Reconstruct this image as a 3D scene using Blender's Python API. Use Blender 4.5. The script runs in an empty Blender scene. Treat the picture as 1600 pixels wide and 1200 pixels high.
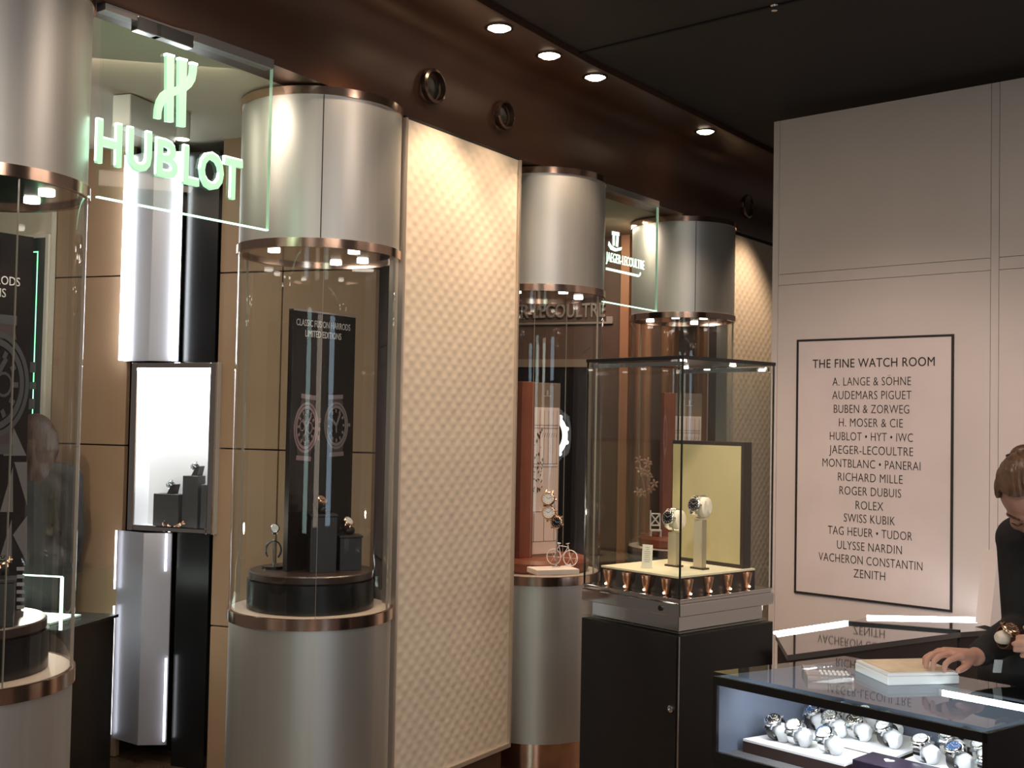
import bpy, bmesh, math, random
from mathutils import Vector, Matrix, Euler
random.seed(7)
S = bpy.context.scene
COL = S.collection
PI = math.pi

# ------------------------------------------------------------------ camera
CAM = Vector((0, 0, 1.62))
FPX = 1800.0
PITCH, ROLL = math.radians(1.9), math.radians(1.1)
_r0 = Vector((1, 0, 0)); FW = Vector((0, math.cos(PITCH), math.sin(PITCH))); _u0 = Vector((0, -math.sin(PITCH), math.cos(PITCH)))
UP = _u0 * math.cos(ROLL) - _r0 * math.sin(ROLL)
RT = _r0 * math.cos(ROLL) + _u0 * math.sin(ROLL)
cd = bpy.data.cameras.new('camera'); cam = bpy.data.objects.new('camera', cd); COL.objects.link(cam)
cd.sensor_width = 36; cd.lens = 36 * FPX / 1600; cd.clip_start = 0.05; cd.clip_end = 60
m3 = Matrix((RT, UP, -FW)).transposed()
cam.matrix_world = Matrix.Translation(CAM) @ m3.to_4x4()
S.camera = cam

# ------------------------------------------------------------------ world, exposure, added hall fill lights
W = bpy.data.worlds.new('hall'); S.world = W; W.use_nodes = True
bg = W.node_tree.nodes['Background']; bg.inputs[0].default_value = (1.0, 0.82, 0.70, 1); bg.inputs[1].default_value = 0.055
S.view_settings.view_transform = 'Standard'; S.view_settings.look = 'None'
S.view_settings.exposure = 0.6; S.view_settings.gamma = 1.0; S.view_settings.use_curve_mapping = False
try:
    S.cycles.transparent_max_bounces = 40; S.cycles.max_bounces = 12; S.cycles.sample_clamp_indirect = 4.0
except Exception:
    pass
WARM = (1.0, 0.72, 0.48); NEUT = (1.0, 0.86, 0.74); COOL = (0.86, 0.93, 1.0)

def lamp(name, kind, loc, energy, color=NEUT, aim=None, **kw):
    d = bpy.data.lights.new(name, kind); d.energy = energy; d.color = color
    for k, v in kw.items(): setattr(d, k, v)
    o = bpy.data.objects.new(name, d); COL.objects.link(o); o.location = loc
    if aim is not None:
        o.rotation_euler = (Vector(aim) - Vector(loc)).to_track_quat('-Z', 'Y').to_euler()
    return o

# general hall lighting: unseen fill lights added just under the ceiling
lamp('hall_fill_light', 'AREA', (1.2, 0.4, 3.10), 26, (1.0, 0.80, 0.66), (1.2, 0.4, 0), shape='RECTANGLE', size=1.6, size_y=0.5)
lamp('hall_fill_light', 'AREA', (3.0, 3.0, 3.10), 9, (1.0, 0.80, 0.66), (3.0, 3.0, 0), shape='RECTANGLE', size=0.5, size_y=1.6)
lamp('hall_fill_light', 'AREA', (0.75, 3.0, 3.10), 9, (1.0, 0.80, 0.66), (0.75, 3.0, 0), shape='SQUARE', size=0.35)
lamp('hall_fill_light', 'AREA', (-0.9, 1.0, 3.10), 14, (1.0, 0.80, 0.66), (-0.9, 1.0, 0), shape='RECTANGLE', size=0.5, size_y=1.2)

# added unseen spot that brightens the lower part of the white hoarding
lamp('hoarding_fill_spot', 'SPOT', (0.55, 2.3, 3.10), 138, (1.0, 0.77, 0.67), (1.62, 5.2, 0.95), spot_size=math.radians(50), spot_blend=0.75, shadow_soft_size=0.10)
# added light panels behind the camera, for soft streaks on metal and glass
lamp('streak_fill_light', 'AREA', (2.6, -1.6, 1.6), 15, (0.62, 0.82, 1.0), (-0.2, 4.2, 1.4), shape='RECTANGLE', size=0.8, size_y=1.9)
lamp('streak_fill_light', 'AREA', (0.7, -2.2, 1.6), 10, (1.0, 0.84, 0.70), (-0.5, 4.2, 1.4), shape='RECTANGLE', size=0.7, size_y=1.9)
lamp('streak_fill_light', 'AREA', (-0.9, -1.8, 1.6), 10, (0.66, 0.95, 0.90), (-0.7, 4.2, 1.4), shape='RECTANGLE', size=0.6, size_y=1.9)

# ------------------------------------------------------------------ sight-line helpers: a point of the survey photo met at a real plane
def ray(px, py): return FW + RT * ((px - 800) / FPX) + UP * ((600 - py) / FPX)
def aty(px, py, y): d = ray(px, py); return CAM + d * (y / d.y)
def atz(px, py, z): d = ray(px, py); return CAM + d * ((z - CAM.z) / d.z)

class Frame:
    """a vertical reference plane: x runs along it to the right, y into it, z up"""
    def __init__(s, x, y, deg):
        s.o = Vector((x, y, 0)); s.deg = deg; s.a = math.radians(deg)
        s.ex = Vector((math.cos(s.a), math.sin(s.a), 0)); s.ey = Vector((-math.sin(s.a), math.cos(s.a), 0))
    def w(s, u, v=0, z=0): return s.o + s.ex * u + s.ey * v + Vector((0, 0, z))
    def at(s, px, py, v=0):
        d = ray(px, py); p0 = s.w(0, v) - CAM
        p = CAM + d * (s.ey.dot(p0) / s.ey.dot(d))
        return (p - s.o).dot(s.ex), p.z
    def u(s, px, py, v=0): return s.at(px, py, v)[0]
    def z(s, px, py, v=0): return s.at(px, py, v)[1]

# ------------------------------------------------------------------ materials
MATS = {}
def mat(name, col, rough=0.5, metal=0.0, noise=0.0, nscale=8, bump=0.0, bscale=60, emit=None, estr=0, aniso=0.0, stretch=None, spec=None, coat=0.0):
    if name in MATS: return MATS[name]
    m = bpy.data.materials.new(name); m.use_nodes = True; nt = m.node_tree; b = nt.nodes['Principled BSDF']
    c = (*col, 1)
    b.inputs['Base Color'].default_value = c; b.inputs['Roughness'].default_value = rough; b.inputs['Metallic'].default_value = metal
    if spec is not None: b.inputs['Specular IOR Level'].default_value = spec
    if coat: b.inputs['Coat Weight'].default_value = coat; b.inputs['Coat Roughness'].default_value = 0.05
    if aniso: b.inputs['Anisotropic'].default_value = aniso
    tc = None
    def coords(scale):
        nonlocal tc
        tc = tc or nt.nodes.new('ShaderNodeTexCoord')
        mp = nt.nodes.new('ShaderNodeMapping'); nt.links.new(tc.outputs['Object'], mp.inputs[0])
        mp.inputs['Scale'].default_value = stretch or (1, 1, 1)
        n = nt.nodes.new('ShaderNodeTexNoise'); n.inputs['Scale'].default_value = scale; n.inputs['Detail'].default_value = 5
        nt.links.new(mp.outputs[0], n.inputs['Vector']); return n
    if noise:
        n = coords(nscale); r = nt.nodes.new('ShaderNodeValToRGB')
        r.color_ramp.elements[0].position = 0.3; r.color_ramp.elements[1].position = 0.7
        r.color_ramp.elements[0].color = (*[max(0, x * (1 - noise)) for x in col], 1); r.color_ramp.elements[1].color = (*[min(1, x * (1 + noise)) for x in col], 1)
        nt.links.new(n.outputs['Fac'], r.inputs[0]); nt.links.new(r.outputs[0], b.inputs['Base Color'])
    if bump:
        n = coords(bscale); bp = nt.nodes.new('ShaderNodeBump'); bp.inputs['Strength'].default_value = bump; bp.inputs['Distance'].default_value = 0.004
        nt.links.new(n.outputs['Fac'], bp.inputs['Height']); nt.links.new(bp.outputs[0], b.inputs['Normal'])
    if emit: b.inputs['Emission Color'].default_value = (*emit, 1); b.inputs['Emission Strength'].default_value = estr
    MATS[name] = m; return m

def glass(name, tint=(0.97, 0.985, 0.98), ior=1.45, refl=1.0):
    """clear pane: see-through with Fresnel reflection (light passes straight through, as through thin glass)"""
    if name in MATS: return MATS[name]
    m = bpy.data.materials.new(name); m.use_nodes = True; nt = m.node_tree
    for n in list(nt.nodes): nt.nodes.remove(n)
    o = nt.nodes.new('ShaderNodeOutputMaterial'); mx = nt.nodes.new('ShaderNodeMixShader'); t = nt.nodes.new('ShaderNodeBsdfTransparent'); g = nt.nodes.new('ShaderNodeBsdfGlossy')
    fr = nt.nodes.new('ShaderNodeFresnel'); fr.inputs[0].default_value = ior
    geo = nt.nodes.new('ShaderNodeNewGeometry'); mul = nt.nodes.new('ShaderNodeMath'); mul.operation = 'MULTIPLY'; mul.inputs[1].default_value = refl
    sub = nt.nodes.new('ShaderNodeMath'); sub.operation = 'SUBTRACT'; sub.inputs[0].default_value = 1.0
    nt.links.new(geo.outputs['Backfacing'], sub.inputs[1])          # only the outer skin of the pane mirrors
    m2 = nt.nodes.new('ShaderNodeMath'); m2.operation = 'MULTIPLY'
    nt.links.new(fr.outputs[0], mul.inputs[0]); nt.links.new(mul.outputs[0], m2.inputs[0]); nt.links.new(sub.outputs[0], m2.inputs[1])
    t.inputs[0].default_value = (*tint, 1); g.inputs['Roughness'].default_value = 0.02; g.inputs[0].default_value = (1, 1, 1, 1)
    nt.links.new(m2.outputs[0], mx.inputs[0]); nt.links.new(t.outputs[0], mx.inputs[1]); nt.links.new(g.outputs[0], mx.inputs[2]); nt.links.new(mx.outputs[0], o.inputs[0])
    MATS[name] = m; return m

M_SATIN = mat('satin_metal', (0.565, 0.57, 0.555), 0.42, 0.85, 0.03, 40, 0.02, 220, stretch=(1, 1, 0.02))
M_COPPER = mat('polished_rose_metal', (0.72, 0.52, 0.42), 0.16, 1.0, 0.05, 30, stretch=(1, 1, 0.05))
M_CHROME = mat('chrome', (0.82, 0.80, 0.79), 0.06, 1.0)
M_STEEL = mat('watch_steel', (0.72, 0.73, 0.75), 0.16, 1.0)
M_GOLD = mat('rose_gold', (0.80, 0.52, 0.36), 0.2, 1.0)
M_GLASS = glass('clear_glass')
M_GLASSG = glass('green_edged_glass', (0.93, 0.975, 0.94))
M_BLACK = mat('black_lacquer', (0.010, 0.010, 0.011), 0.25, 0, 0.2, 6)
M_BLACKM = mat('matt_black', (0.014, 0.013, 0.013), 0.6, 0, 0.2, 6)
M_BLOCK = mat('dark_leather_block', (0.022, 0.018, 0.017), 0.42, 0, 0.25, 30, 0.15, 160)
M_COUNTER = mat('black_counter', (0.012, 0.011, 0.012), 0.22, 0, 0.15, 5)
M_FASCIA = mat('brown_bronze_fascia', (0.082, 0.038, 0.023), 0.34, 0.25, 0.10, 3)
M_CEIL = mat('dark_ceiling', (0.013, 0.011, 0.011), 0.75, 0, 0.1, 3)
M_HOARD = mat('off_white_board', (0.62, 0.56, 0.53), 0.6, 0, 0.03, 2)
M_GROOVE = mat('groove_shadow_gap', (0.10, 0.085, 0.08), 0.9)
M_PAD = mat('padded_cream', (0.74, 0.64, 0.52), 0.40, 0, 0.04, 5, 0.08, 260)
M_TRIM = mat('pale_metal_trim', (0.62, 0.55, 0.48), 0.35, 0.7)
M_TAN = mat('tan_leather_panel', (0.36, 0.235, 0.145), 0.55, 0, 0.06, 4, 0.06, 120)
M_CREAM = mat('cream_plaster', (0.62, 0.55, 0.43), 0.7, 0, 0.03, 3)
M_BCEIL = mat('beige_ceiling', (0.52, 0.46, 0.37), 0.8, 0, 0.03, 3)
M_WHITE = mat('white_paint', (0.85, 0.85, 0.86), 0.5, 0, 0.02, 5)
M_FLOOR = mat('brown_stone_floor', (0.13, 0.085, 0.06), 0.25, 0, 0.25, 4)
M_MARBLE = mat('pale_marble_print', (0.66, 0.585, 0.565), 0.45, 0, 0.05, 3.5)
M_INK = mat('black_ink', (0.012, 0.010, 0.010), 0.6, 0, 0.1, 9)
M_LAMP = mat('lamp_glow', (1, 0.9, 0.75), 0.5, emit=(1.0, 0.80, 0.55), estr=22)
M_LED = mat('white_led', (1, 1, 1), 0.5, emit=(0.90, 0.95, 1.0), estr=9)
M_SPOT = mat('spot_glow', (1, 1, 1), 0.5, emit=(1.0, 0.92, 0.82), estr=9)
M_GREEN = mat('green_lit_edge', (0.35, 0.9, 0.55), 0.4, emit=(0.30, 1.0, 0.52), estr=1.6)
M_SIGNL = mat('lit_acrylic_letter', (0.45, 0.75, 0.55), 0.35, 0, 0.06, 6, emit=(0.50, 1.0, 0.62), estr=0.42)
M_SIGNT = mat('lit_acrylic_rim', (0.8, 1.0, 0.9), 0.35, emit=(0.72, 1.0, 0.82), estr=2.6)
M_SKIN = mat('skin', (0.50, 0.27, 0.20), 0.5, 0, 0.08, 12, 0.06, 180)
M_HAIR = mat('light_brown_hair', (0.095, 0.047, 0.023), 0.36, 0, 0.6, 26, 0.5, 60, stretch=(6, 1, 1))
M_AUBURN = mat('auburn_hair', (0.042, 0.016, 0.008), 0.62, 0, 0.5, 22, 0.6, 40, stretch=(3, 3, 0.5))
M_CLOTH = mat('black_knit', (0.012, 0.011, 0.012), 0.85, 0, 0.2, 20, 0.25, 300)
M_COAT = mat('dark_coat', (0.022, 0.019, 0.018), 0.75, 0, 0.35, 12, 0.2, 90)
M_PINK = mat('pink_white_print', (0.80, 0.62, 0.56), 0.6, 0, 0.03, 6)
M_REDBR = mat('red_brown_leather', (0.26, 0.070, 0.035), 0.40, 0, 0.10, 10)
M_COPPERC = mat('copper_curtain', (0.40, 0.185, 0.10), 0.45, 0.15, 0.08, 5)
M_DKBROWN = mat('dark_brown_wall', (0.115, 0.062, 0.043), 0.5, 0, 0.12, 4)
M_TAUPE = mat('taupe_card', (0.25, 0.17, 0.12), 0.6, 0, 0.05, 6)
M_BRONZE = mat('bronze_ink', (0.12, 0.065, 0.035), 0.45, 0.3, 0.1, 9)

# ------------------------------------------------------------------ mesh helpers
def B(): return bmesh.new()
def box(bm, c, s, rot=None, mi=0):
    r = bmesh.ops.create_cube(bm, size=1)
    M = Matrix.Translation(Vector(c)) @ (rot.to_matrix().to_4x4() if isinstance(rot, Euler) else (rot or Matrix())) @ Matrix.Diagonal((*s, 1))
    bmesh.ops.transform(bm, matrix=M, verts=r['verts'])
    for f in {f for v in r['verts'] for f in v.link_faces}: f.material_index = mi
    return r['verts']
def span(bm, x0, x1, y0, y1, z0, z1, mi=0):
    return box(bm, ((x0 + x1) / 2, (y0 + y1) / 2, (z0 + z1) / 2), (abs(x1 - x0), abs(y1 - y0), abs(z1 - z0)), mi=mi)
def prism(bm, pts, z0, z1, mi=0):
    n = len(pts); a = [bm.verts.new((*p, z0)) for p in pts]; b = [bm.verts.new((*p, z1)) for p in pts]
    fs = [bm.faces.new(a[::-1]), bm.faces.new(b)] + [bm.faces.new((a[i], a[(i + 1) % n], b[(i + 1) % n], b[i])) for i in range(n)]
    for f in fs: f.material_index = mi
    bmesh.ops.recalc_face_normals(bm, faces=fs)
def upright(bm, pts, y0, y1, mi=0):
    """an outline in x,z given thickness along y"""
    n = len(pts); a = [bm.verts.new((p[0], y0, p[1])) for p in pts]; b = [bm.verts.new((p[0], y1, p[1])) for p in pts]
    fs = [bm.faces.new(a), bm.faces.new(b[::-1])] + [bm.faces.new((a[(i + 1) % n], a[i], b[i], b[(i + 1) % n])) for i in range(n)]
    for f in fs: f.material_index = mi
    bmesh.ops.recalc_face_normals(bm, faces=fs)
def lathe(bm, prof, seg=64, M=None, closed=True, mi=0):
    """turn a closed r,z outline about z"""
    rings = []
    for i in range(seg):
        t = 2 * PI * i / seg; c, s = math.cos(t), math.sin(t)
        rings.append([bm.verts.new((r * c, r * s, z)) for r, z in prof])
    n = len(prof); fs = []
    for i in range(seg):
        A, Bq = rings[i], rings[(i + 1) % seg]
        for k in range(n if closed else n - 1):
            q = [A[k], Bq[k], Bq[(k + 1) % n], A[(k + 1) % n]]
            fs.append(bm.faces.new(q))
    vs = [v for r in rings for v in r]
    bmesh.ops.remove_doubles(bm, verts=vs, dist=1e-6)
    fs = [f for f in fs if f.is_valid]
    bmesh.ops.recalc_face_normals(bm, faces=fs)
    for f in fs: f.material_index = mi
    if M is not None: bmesh.ops.transform(bm, matrix=M, verts=[v for v in vs if v.is_valid])
def cyl(bm, r, z0, z1, seg=48, M=None, mi=0, r2=None):
    lathe(bm, [(0, z0), (r, z0), (r if r2 is None else r2, z1), (0, z1)], seg, M, True, mi)
def tube(bm, pts, r, seg=10, closed=False, mi=0):
    pts = [Vector(p) for p in pts]; n = len(pts); rr = r if isinstance(r, (list, tuple)) else [r] * n; rings = []; nrm = None
    for i, p in enumerate(pts):
        t = (pts[(i + 1) % n] - pts[i - 1]) if closed else (pts[min(i + 1, n - 1)] - pts[max(i - 1, 0)])
        t.normalize()
        if nrm is None: nrm = t.orthogonal().normalized()
        nrm = (nrm - t * nrm.dot(t)).normalized(); bn = t.cross(nrm)
        rings.append([bm.verts.new(p + (nrm * math.cos(2 * PI * k / seg) + bn * math.sin(2 * PI * k / seg)) * rr[i]) for k in range(seg)])
    fs = []
    for i in range(n if closed else n - 1):
        A, Bq = rings[i], rings[(i + 1) % n]
        for k in range(seg): fs.append(bm.faces.new((A[k], A[(k + 1) % seg], Bq[(k + 1) % seg], Bq[k])))
    if not closed: fs += [bm.faces.new(rings[0][::-1]), bm.faces.new(rings[-1])]
    for f in fs: f.material_index = mi
    bmesh.ops.recalc_face_normals(bm, faces=fs)
def ball(bm, c, s, rot=None, u=20, v=12, mi=0):
    r = bmesh.ops.create_uvsphere(bm, u_segments=u, v_segments=v, radius=1)
    if not isinstance(s, (tuple, list)): s = (s, s, s)
    M = Matrix.Translation(Vector(c)) @ (rot.to_matrix().to_4x4() if rot is not None else Matrix()) @ Matrix.Diagonal((*s, 1))
    bmesh.ops.transform(bm, matrix=M, verts=r['verts'])
    for f in {f for w in r['verts'] for f in w.link_faces}: f.material_index = mi
    return r['verts']
def limb(bm, p0, r0, p1, r1, seg=14):
    """a tapered round-ended length of limb"""
    p0, p1 = Vector(p0), Vector(p1); d = p1 - p0; L = d.length
    prof = [(r0 * math.sin(t), -r0 * math.cos(t)) for t in [k * PI / 2 / 5 for k in range(6)]] + [(r1 * math.cos(t), L + r1 * math.sin(t)) for t in [k * PI / 2 / 5 for k in range(6)]]
    prof[0] = (0, prof[0][1]); prof[-1] = (0, prof[-1][1])
    lathe(bm, prof, seg, Matrix.Translation(p0) @ d.to_track_quat('Z', 'Y').to_matrix().to_4x4(), closed=False)

def obj(name, bm, m, parent=None, loc=None, rot=None, smooth=False, bevel=0, label=None, kind=None):
    me = bpy.data.meshes.new(name); bm.to_mesh(me); bm.free()
    for q in (m if isinstance(m, (list, tuple)) else [m]): me.materials.append(q)
    if smooth:
        for p in me.polygons: p.use_smooth = True
        try: me.set_sharp_from_angle(angle=math.radians(38))
        except Exception: pass
    o = bpy.data.objects.new(name, me); COL.objects.link(o)
    if parent is not None: o.parent = parent
    if loc is not None: o.location = loc
    if rot is not None: o.rotation_euler = rot
    if bevel:
        b = o.modifiers.new('bevel', 'BEVEL'); b.width = bevel; b.segments = 2; b.limit_method = 'ANGLE'
    if label: o['label'] = label
    if kind: o['kind'] = kind
    return o
def thing(name, label, cat, loc=(0, 0, 0), rz=0.0, group=None, rot=None):
    o = bpy.data.objects.new(name, None); COL.objects.link(o); o.empty_display_size = 0.1
    o.location = loc; o.rotation_euler = rot if rot is not None else (0, 0, rz)
    return tag(o, label, cat, group)
def tag(o, label, cat, group=None):
    o['label'] = label; o['category'] = cat
    if group: o['group'] = group
    return o
def struct(name, bm, m, loc=None, rz=None, smooth=False, bevel=0):
    return obj(name, bm, m, None, loc, (0, 0, rz) if rz is not None else None, smooth, bevel, kind='structure')

def letters(bm, text, width=None, cap=None, depth=0.002, bold=0.0, cx=0.0, z=0.0, y=0.0, shear=0.0, mi=0, spacing=1.0, align='C'):
    """solid lettering in the x,z plane, front towards -y, baseline at z; returns its width"""
    cu = bpy.data.curves.new('txt', 'FONT'); cu.body = text; cu.size = 1; cu.extrude = 0.5; cu.offset = bold; cu.space_character = spacing; cu.resolution_u = 3
    to = bpy.data.objects.new('txt', cu); COL.objects.link(to)
    dg = bpy.context.evaluated_depsgraph_get(); me = bpy.data.meshes.new_from_object(to.evaluated_get(dg))
    cu2 = bpy.data.curves.new('cap', 'FONT'); cu2.body = 'H'; to.data = cu2
    dg = bpy.context.evaluated_depsgraph_get(); mh = bpy.data.meshes.new_from_object(to.evaluated_get(dg))
    hcap = max(v.co.y for v in mh.vertices)
    xs = [v.co.x for v in me.vertices]; x0, x1 = min(xs), max(xs)
    sz = cap / hcap if cap else width / (x1 - x0); sx = width / (x1 - x0) if width else sz
    old = set(bm.verts); bm.from_mesh(me); ox = {'C': (x0 + x1) / 2, 'L': x0, 'R': x1}[align]
    new = [v for v in bm.verts if v not in old]
    for v in new:
        a, b_, c = v.co; v.co = ((a - ox) * sx + cx, y - c * depth, b_ * sz + z)
    fs = {f for v in new for f in v.link_faces}
    for f in fs: f.material_index = mi
    bmesh.ops.recalc_face_normals(bm, faces=list(fs))
    bpy.data.objects.remove(to); bpy.data.meshes.remove(me); bpy.data.meshes.remove(mh); bpy.data.curves.remove(cu); bpy.data.curves.remove(cu2)
    return (x1 - x0) * sx

# ================================================================== THE SETTING
# plan of the shop front (foot of the bronze header), near to far
FRONT = [(-3.05, 0.30), (-1.70, 2.42), (-0.854, 3.713), (-0.437, 4.387), (-0.019, 5.034), (0.433, 5.653), (0.738, 6.073), (1.332, 6.887), (1.579, 7.21), (3.2, 9.4)]
def front_offsets(n):
    out = []
    for i, p in enumerate(FRONT):
        a = Vector(FRONT[max(i - 1, 0)]); b = Vector(FRONT[min(i + 1, len(FRONT) - 1)]); t = (b - a).normalized()
        out.append(Vector(p) + Vector((t.y, -t.x)) * n)
    return out
def sweep(bm, prof, closed=True, mi=0):
    rows = [[bm.verts.new((*q, z)) for q in front_offsets(n)] for n, z in prof]; fs = []
    for i in range(len(rows) if closed else len(rows) - 1):
        A, Bq = rows[i], rows[(i + 1) % len(rows)]
        for k in range(len(FRONT) - 1): fs.append(bm.faces.new((A[k], A[k + 1], Bq[k + 1], Bq[k])))
    if closed:
        fs.append(bm.faces.new([r[0] for r in rows])); fs.append(bm.faces.new([r[-1] for r in rows][::-1]))
    bmesh.ops.recalc_face_normals(bm, faces=fs)
    for f in fs: f.material_index = mi

bm = B(); span(bm, -5, 6, -3, 11, -0.06, 0); struct('floor', bm, M_FLOOR)
bm = B(); span(bm, -5, 6, -3, 11, 3.165, 3.22); struct('ceiling', bm, M_CEIL)
bm = B()   # joints of the dark ceiling boards
for (a, b) in (((894, 86), (1240, 2)),):
    p, q = atz(*a, 3.162), atz(*b, 3.162); q = p + (q - p) * 2.2; d = (q - p)
    box(bm, (p + q) / 2, (d.length, 0.012, 0.006), Euler((0, 0, math.atan2(d.y, d.x))))
struct('trim_1', bm, mat('ceiling_joint', (0.004, 0.004, 0.004), 0.9))
# bronze header: upright fascia, curved up into a flat soffit
prof = [(-0.30, 2.80), (0, 2.79), (0.004, 2.80), (0.006, 2.90), (0.012, 2.96)]
for k in range(1, 9):
    t = k / 8 * PI / 2; prof.append((0.012 + 0.17 * (1 - math.cos(t)), 2.96 + 0.17 * math.sin(t)))
prof += [(0.37, 3.135), (0.385, 3.14), (0.385, 3.165), (-0.30, 3.165)]
bm = B(); sweep(bm, prof); struct('trim_2', bm, M_FASCIA, smooth=True)

# padded wall panels between the shop bays
def pad_panel(name, p0, p1, z0, z1):
    d = Vector(p1) - Vector(p0); L = d.length; nu, nz = int(L / 0.009), int((z1 - z0) / 0.009); bm = B(); g = []
    for i in range(nu + 1):
        u = L * i / nu; row = []
        for k in range(nz + 1):
            z = (z1 - z0) * k / nz; e = min(1, min(u, L - u, z, z1 - z0 - z) / 0.02)
            r = round(z / 0.030); h = 0
            for rr in (r - 1, r, r + 1):
                du = (u / 0.070 + 0.5 * (rr % 2)) % 1.0; du = min(du, 1 - du) * 0.070; dz = z - rr * 0.030
                h += math.exp(-(du / 0.0175) ** 2 - (dz / 0.0125) ** 2)
            h *= 0.0027 * e
            row.append(bm.verts.new((u, -h, z)))
        g.append(row)
    for i in range(nu):
        for k in range(nz): bm.faces.new((g[i][k], g[i + 1][k], g[i + 1][k + 1], g[i][k + 1]))
    span(bm, 0, L, 0.012, 0.05, 0, z1 - z0)
    o = struct(name, bm, M_PAD, (*p0, z0), math.atan2(d.y, d.x), smooth=True)
    bm = B()
    span(bm, L, L + 0.012, -0.012, 0.055, 0, z1 - z0); span(bm, -0.012, 0, -0.012, 0.055, 0, z1 - z0); span(bm, -0.012, L + 0.012, -0.012, 0.03, -0.018, 0)
    obj('panel_trim', bm, M_TRIM, o)
    bm = B(); span(bm, 0, L, 0.03, 0.30, -z0 + 0.002, -0.018); obj('panel_plinth', bm, mat('brown_plinth', (0.10, 0.055, 0.035), 0.3, 0.2), o)
    bm = B(); span(bm, 0, L, 0.0, 0.03, z1 - z0 - 0.0, z1 - z0 + 0.012); obj('panel_cap', bm, mat('dark_gap', (0.02, 0.016, 0.014), 0.8), o)
pad_panel('wall_padded', (-0.425, 4.375), (0.008, 5.045), 0.23, 2.775)
pad_panel('wall_padded_far', (1.262, 6.81), (2.45, 8.41), 0.23, 2.775)

# white hoarding wall on the right
HW = Frame(1.26, 5.60, math.degrees(math.atan2(-0.667, 0.745)))
bm = B(); span(bm, 0, 3.6, 0.012, 0.08, 0, 3.10, 1)
uj = HW.u(1215, 560); ua, ub = HW.u(1549, 300), HW.u(1562, 300); zr0, zr1 = HW.z(1215, 446), HW.z(1215, 429)
g = 0.0022
for (x0, x1) in ((0, uj - g), (uj, ua - g), (ua, ub - g), (ub, 3.6)):
    tall = (x0 == 0) or (x0 == ua)
    if tall: span(bm, x0, x1, 0.0, 0.0125, 0.0, 3.115)
    else:
        for (z0, z1) in ((0, zr0 - g), (zr0, zr1 - g), (zr1, 3.115)): span(bm, x0, x1, 0.0, 0.0125, z0, z1)
struct('wall_right', bm, [M_HOARD, M_GROOVE], HW.w(0), HW.a)

# HUBLOT bay interior -------------------------------------------------
WB = Frame(-1.83, 5.50, -19.6)
uN0, uN1 = WB.u(201, 500), WB.u(341, 500)      # the lit niche
bm = B()
rows = [0.0, WB.z(190, 965), WB.z(190, 696), WB.z(190, 431), 2.95]
for (x0, x1) in ((-1.35, WB.u(84, 500)), (WB.u(84, 500), uN0), (uN1, WB.u(440, 500)), (WB.u(440, 500), WB.u(588, 500))):
    for z0, z1 in zip(rows, rows[1:]): span(bm, x0 + 0.003, x1 - 0.003, 0, 0.03, z0 + 0.003, z1 - 0.003)
struct('wall_boutique', bm, M_TAN, WB.w(0), WB.a, bevel=0.003)
bm = B(); span(bm, -1.36, WB.u(588, 500), 0.03, 0.05, 0, 2.97); struct('wall_boutique_back', bm, M_BLACKM, WB.w(0, 0.0), WB.a)
for ob in (bpy.data.objects['wall_boutique_back'],): ob.location = WB.w(0, 0.16)
c0 = [(-3.0, 0.9), (-1.70, 2.52), (-0.95, 3.72), (-0.50, 4.45), (-0.95, 4.86), (-1.18, 4.52), (-1.47, 4.08), (-2.6, 2.4), (-3.6, 1.2)]
bm = B(); prism(bm, c0, 2.795, 2.85); struct('ceiling_boutique', bm, M_BCEIL)
bm = B(); prism(bm, [(-4.2, 2.2), (-2.7, 2.2), (-1.45, 4.0), (-0.75, 4.75), (-0.35, 4.95), (-0.4, 5.4), (-3.4, 6.5)], 2.915, 2.96); struct('ceiling_boutique_upper', bm, M_BCEIL)

# JAEGER bay interior -------------------------------------------------
WJ = Frame(0.75, 7.15, -22)
bm = B(); span(bm, -1.6, 0.55, 0, 0.05, 0, 2.95); struct('wall_bay', bm, M_DKBROWN, WJ.w(0), WJ.a)
bm = B(); prism(bm, [(-0.05, 5.15), (0.45, 5.78), (0.74, 6.19), (1.25, 6.88), (0.9, 7.4), (-0.9, 8.0), (-0.9, 6.0)], 2.795, 2.85); struct('ceiling_bay', bm, M_BCEIL)

# ================================================================== DOWNLIGHTS, AIR NOZZLES
def downlight(px, py, label, watts, P=None, tilt=(0, 0)):
    P = P or atz(px, py, 3.135); t = thing('ceiling_downlight', label, 'ceiling light', (P.x, P.y, 3.135), group='warm downlights along the bronze header')
    bm = B(); lathe(bm, [(0.044, 0.0), (0.056, 0.0), (0.056, -0.004), (0.046, -0.005)], 40); obj('trim_ring', bm, M_BLACK, t, smooth=True)
    bm = B(); lathe(bm, [(0, -0.014), (0.03, -0.011), (0.044, -0.002), (0.044, 0), (0, 0)], 32); obj('lens', bm, M_LAMP, t, smooth=True)
    l = lamp('downlight_beam', 'SPOT', (0, 0, -0.03), watts, WARM, spot_size=math.radians(92), spot_blend=0.55, shadow_soft_size=0.035)
    l.parent = t; l.rotation_euler = (tilt[0], tilt[1], 0); return t
downlight(780, 43, 'warm glowing downlight nearest the camera above the padded cream wall', 36)
downlight(858, 86, 'second warm downlight, partly shaded, between two brighter ones', 16)
downlight(930, 120, 'third warm downlight, above the column beside the padded wall', 26)
downlight(1102, 205, 'farthest warm downlight in the header, closest to the white hoarding', 26)
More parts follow.
